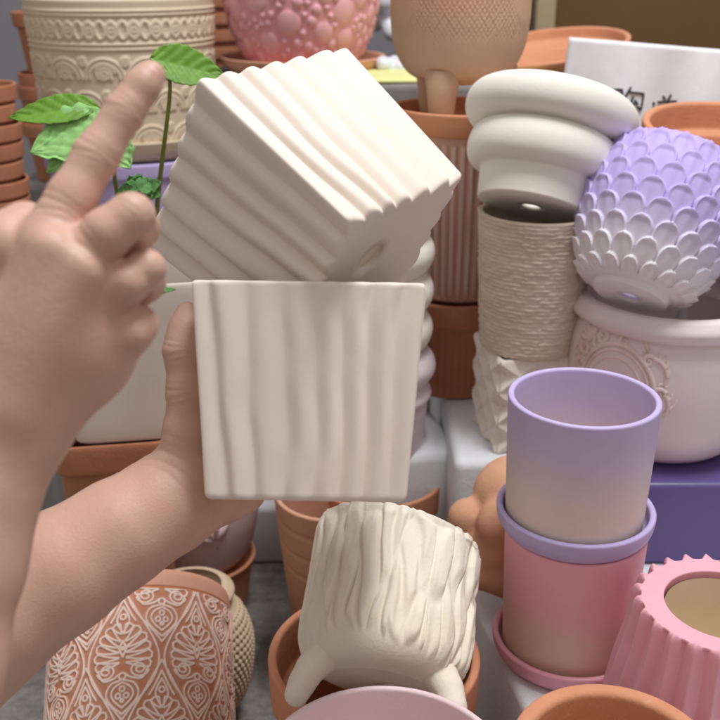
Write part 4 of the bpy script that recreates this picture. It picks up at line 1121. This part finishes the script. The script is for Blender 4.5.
me = wrinkle(me, [((96, 156, d0 + 0.008), (124, 112, d0 + 0.012), 24), ((124, 112, d0 + 0.012), (150, 76, d0 + 0.017), 20), ((131, 216, d0 - 0.006), (150, 205, d0), 22), ((146, 269, d0 + 0.002), (165, 258, d0), 18), ((64, 214, d0), (96, 156, d0 + 0.008), 28), ((92, 250, d0 - 0.01), (131, 216, d0 - 0.006), 26)])
arm1 = person_part('pointing_arm', me, M['skin'], person, 'bare right arm and hand pointing with the index finger')
# holding hand
d1 = 0.635
fore = chain([(-70, 690, 0.585, 66), (-10, 622, 0.60, 62), (60, 572, 0.615, 57), (120, 533, 0.628, 50), (168, 504, 0.64, 43)])
palm2 = chain([(168, 504, 0.640, 43), (196, 480, 0.650, 35), (206, 452, 0.668, 27)]) + chain([(168, 500, 0.645, 38), (214, 486, 0.69, 30), (236, 470, 0.735, 24)]) + chain([(180, 500, 0.65, 36), (226, 492, 0.668, 22), (246, 491, 0.70, 20)])
thumb2 = chain([(184, 478, d1 + 0.008, 32), (188, 432, d1 + 0.004, 22.5), (188, 392, d1 + 0.002, 19), (185, 350, d1 + 0.002, 19.5), (186, 328, d1 + 0.004, 15), (187, 311, d1 + 0.006, 10)])
fing = []
for (bx, by, bd, tx, ty, r) in ((232, 432, 0.735, 300, 380, 14), (240, 447, 0.742, 318, 410, 14.5), (246, 463, 0.745, 318, 438, 14), (246, 478, 0.742, 300, 462, 12.5)):
    fing.append(chain([(bx - 16, by + 2, bd - 0.02, r + 3), (bx + 12, by - 8, 0.772, r + 0.5), ((bx + tx) / 2 + 10, (by + ty) / 2, 0.785, r), (tx, ty, 0.783, r - 3)]))
me = sdf_mesh('holding_arm', [(fore + palm2, 0.016), (thumb2, 0.008)] + [(f, 0.005) for f in fing], 0.0014, 0.007)
me = wrinkle(me, [((184, 350, d1), (185, 328, d1), 21), ((186, 392, d1), (184, 352, d1), 22), ((172, 470, d1 - 0.005), (150, 500, d1 - 0.02), 46)])
arm2 = person_part('holding_arm', me, M['skin'], person, 'bare left arm and hand holding the square pot with the thumb up its side')
# nails
def nail(c, nrm, ax, L_, W2):
    c, nrm, ax = Vector(c), Vector(nrm).normalized(), Vector(ax).normalized(); ax = (ax - nrm * ax.dot(nrm)).normalized(); sd = ax.cross(nrm)
    V = np.zeros((13, 13, 3))
    for i in range(13):
        for j in range(13):
            a, b = i / 6 - 1, j / 6 - 1
            x = a * math.sqrt(max(0, 1 - b * b / 2)); y = b * math.sqrt(max(0, 1 - a * a / 2))
            V[i, j] = tuple(c + ax * (x * L_) + sd * (y * W2) - nrm * (0.45 * W2 * y * y + 0.1 * L_ * x * x))
    me = grid_mesh('fingernail', V, False, False); return me
ax_ = Vector(atd(150, 76, d0 + 0.017)) - Vector(atd(124, 112, d0 + 0.012))
c_ = Vector(atd(145, 83, d0 + 0.016)); nrm_ = (CAM - c_).normalized()
nrm_ = (nrm_ - ax_.normalized() * nrm_.dot(ax_.normalized())).normalized()
me = nail(c_ + nrm_ * 0.0075, nrm_ , ax_, 0.0056, 0.0046)
no = person_part('fingernail', me, M['nail'], arm1); md = no.modifiers.new('t', 'SOLIDIFY'); md.thickness = 0.0008; md.offset = 0

# ------------------------------------------------------------------ light
wd = bpy.data.worlds.new('World'); scene.world = wd; wd.use_nodes = True
nt = wd.node_tree; bg = nt.nodes['Background']
# dim warm shop all round: dark towards the floor, pale towards the ceiling
tcw = nt.nodes.new('ShaderNodeTexCoord'); sxyz = nt.nodes.new('ShaderNodeSeparateXYZ'); nt.links.new(tcw.outputs['Generated'], sxyz.inputs[0])
mrw = nt.nodes.new('ShaderNodeMapRange'); mrw.inputs[1].default_value = -1; mrw.inputs[2].default_value = 1; nt.links.new(sxyz.outputs[2], mrw.inputs[0])
crw = nt.nodes.new('ShaderNodeValToRGB'); nt.links.new(mrw.outputs[0], crw.inputs[0])
ew = crw.color_ramp.elements; ew[0].position = 0.0; ew[0].color = (0.16, 0.12, 0.10, 1); ew[1].position = 1.0; ew[1].color = (1.0, 0.97, 0.95, 1)
em = ew.new(0.5); em.color = (0.56, 0.49, 0.45, 1)
nt.links.new(crw.outputs[0], bg.inputs[0]); bg.inputs[1].default_value = 0.65
def area(name, loc, target, sx, sy, power, color):
    l = bpy.data.lights.new(name, 'AREA'); l.shape = 'RECTANGLE'; l.size = sx; l.size_y = sy; l.energy = power; l.color = color
    o = bpy.data.objects.new(name, l); col.objects.link(o); o.location = loc
    o.rotation_euler = (Vector(target) - Vector(loc)).to_track_quat('-Z', 'Y').to_euler(); return o
area('ceiling_lamp', (0.38, 0.76, 2.35), (0.05, 0.80, 0.35), 0.62, 0.45, 36, (0.97, 0.98, 1.0))


# ------------------------------------------------------------------ camera
cd = bpy.data.cameras.new('camera'); cam = bpy.data.objects.new('camera', cd); col.objects.link(cam)
cam.location = CAM; cam.rotation_euler = (PI / 2 - PITCH, 0, 0)
cd.sensor_width = 36; cd.lens = 36 * F / 720; cd.clip_start = 0.02; cd.clip_end = 50
cd.dof.use_dof = True; cd.dof.focus_distance = 0.72; cd.dof.aperture_fstop = 9.5
scene.camera = cam
scene.view_settings.view_transform = 'Standard'; scene.view_settings.look = 'None'
scene.view_settings.exposure = 0.0; scene.view_settings.gamma = 1.0
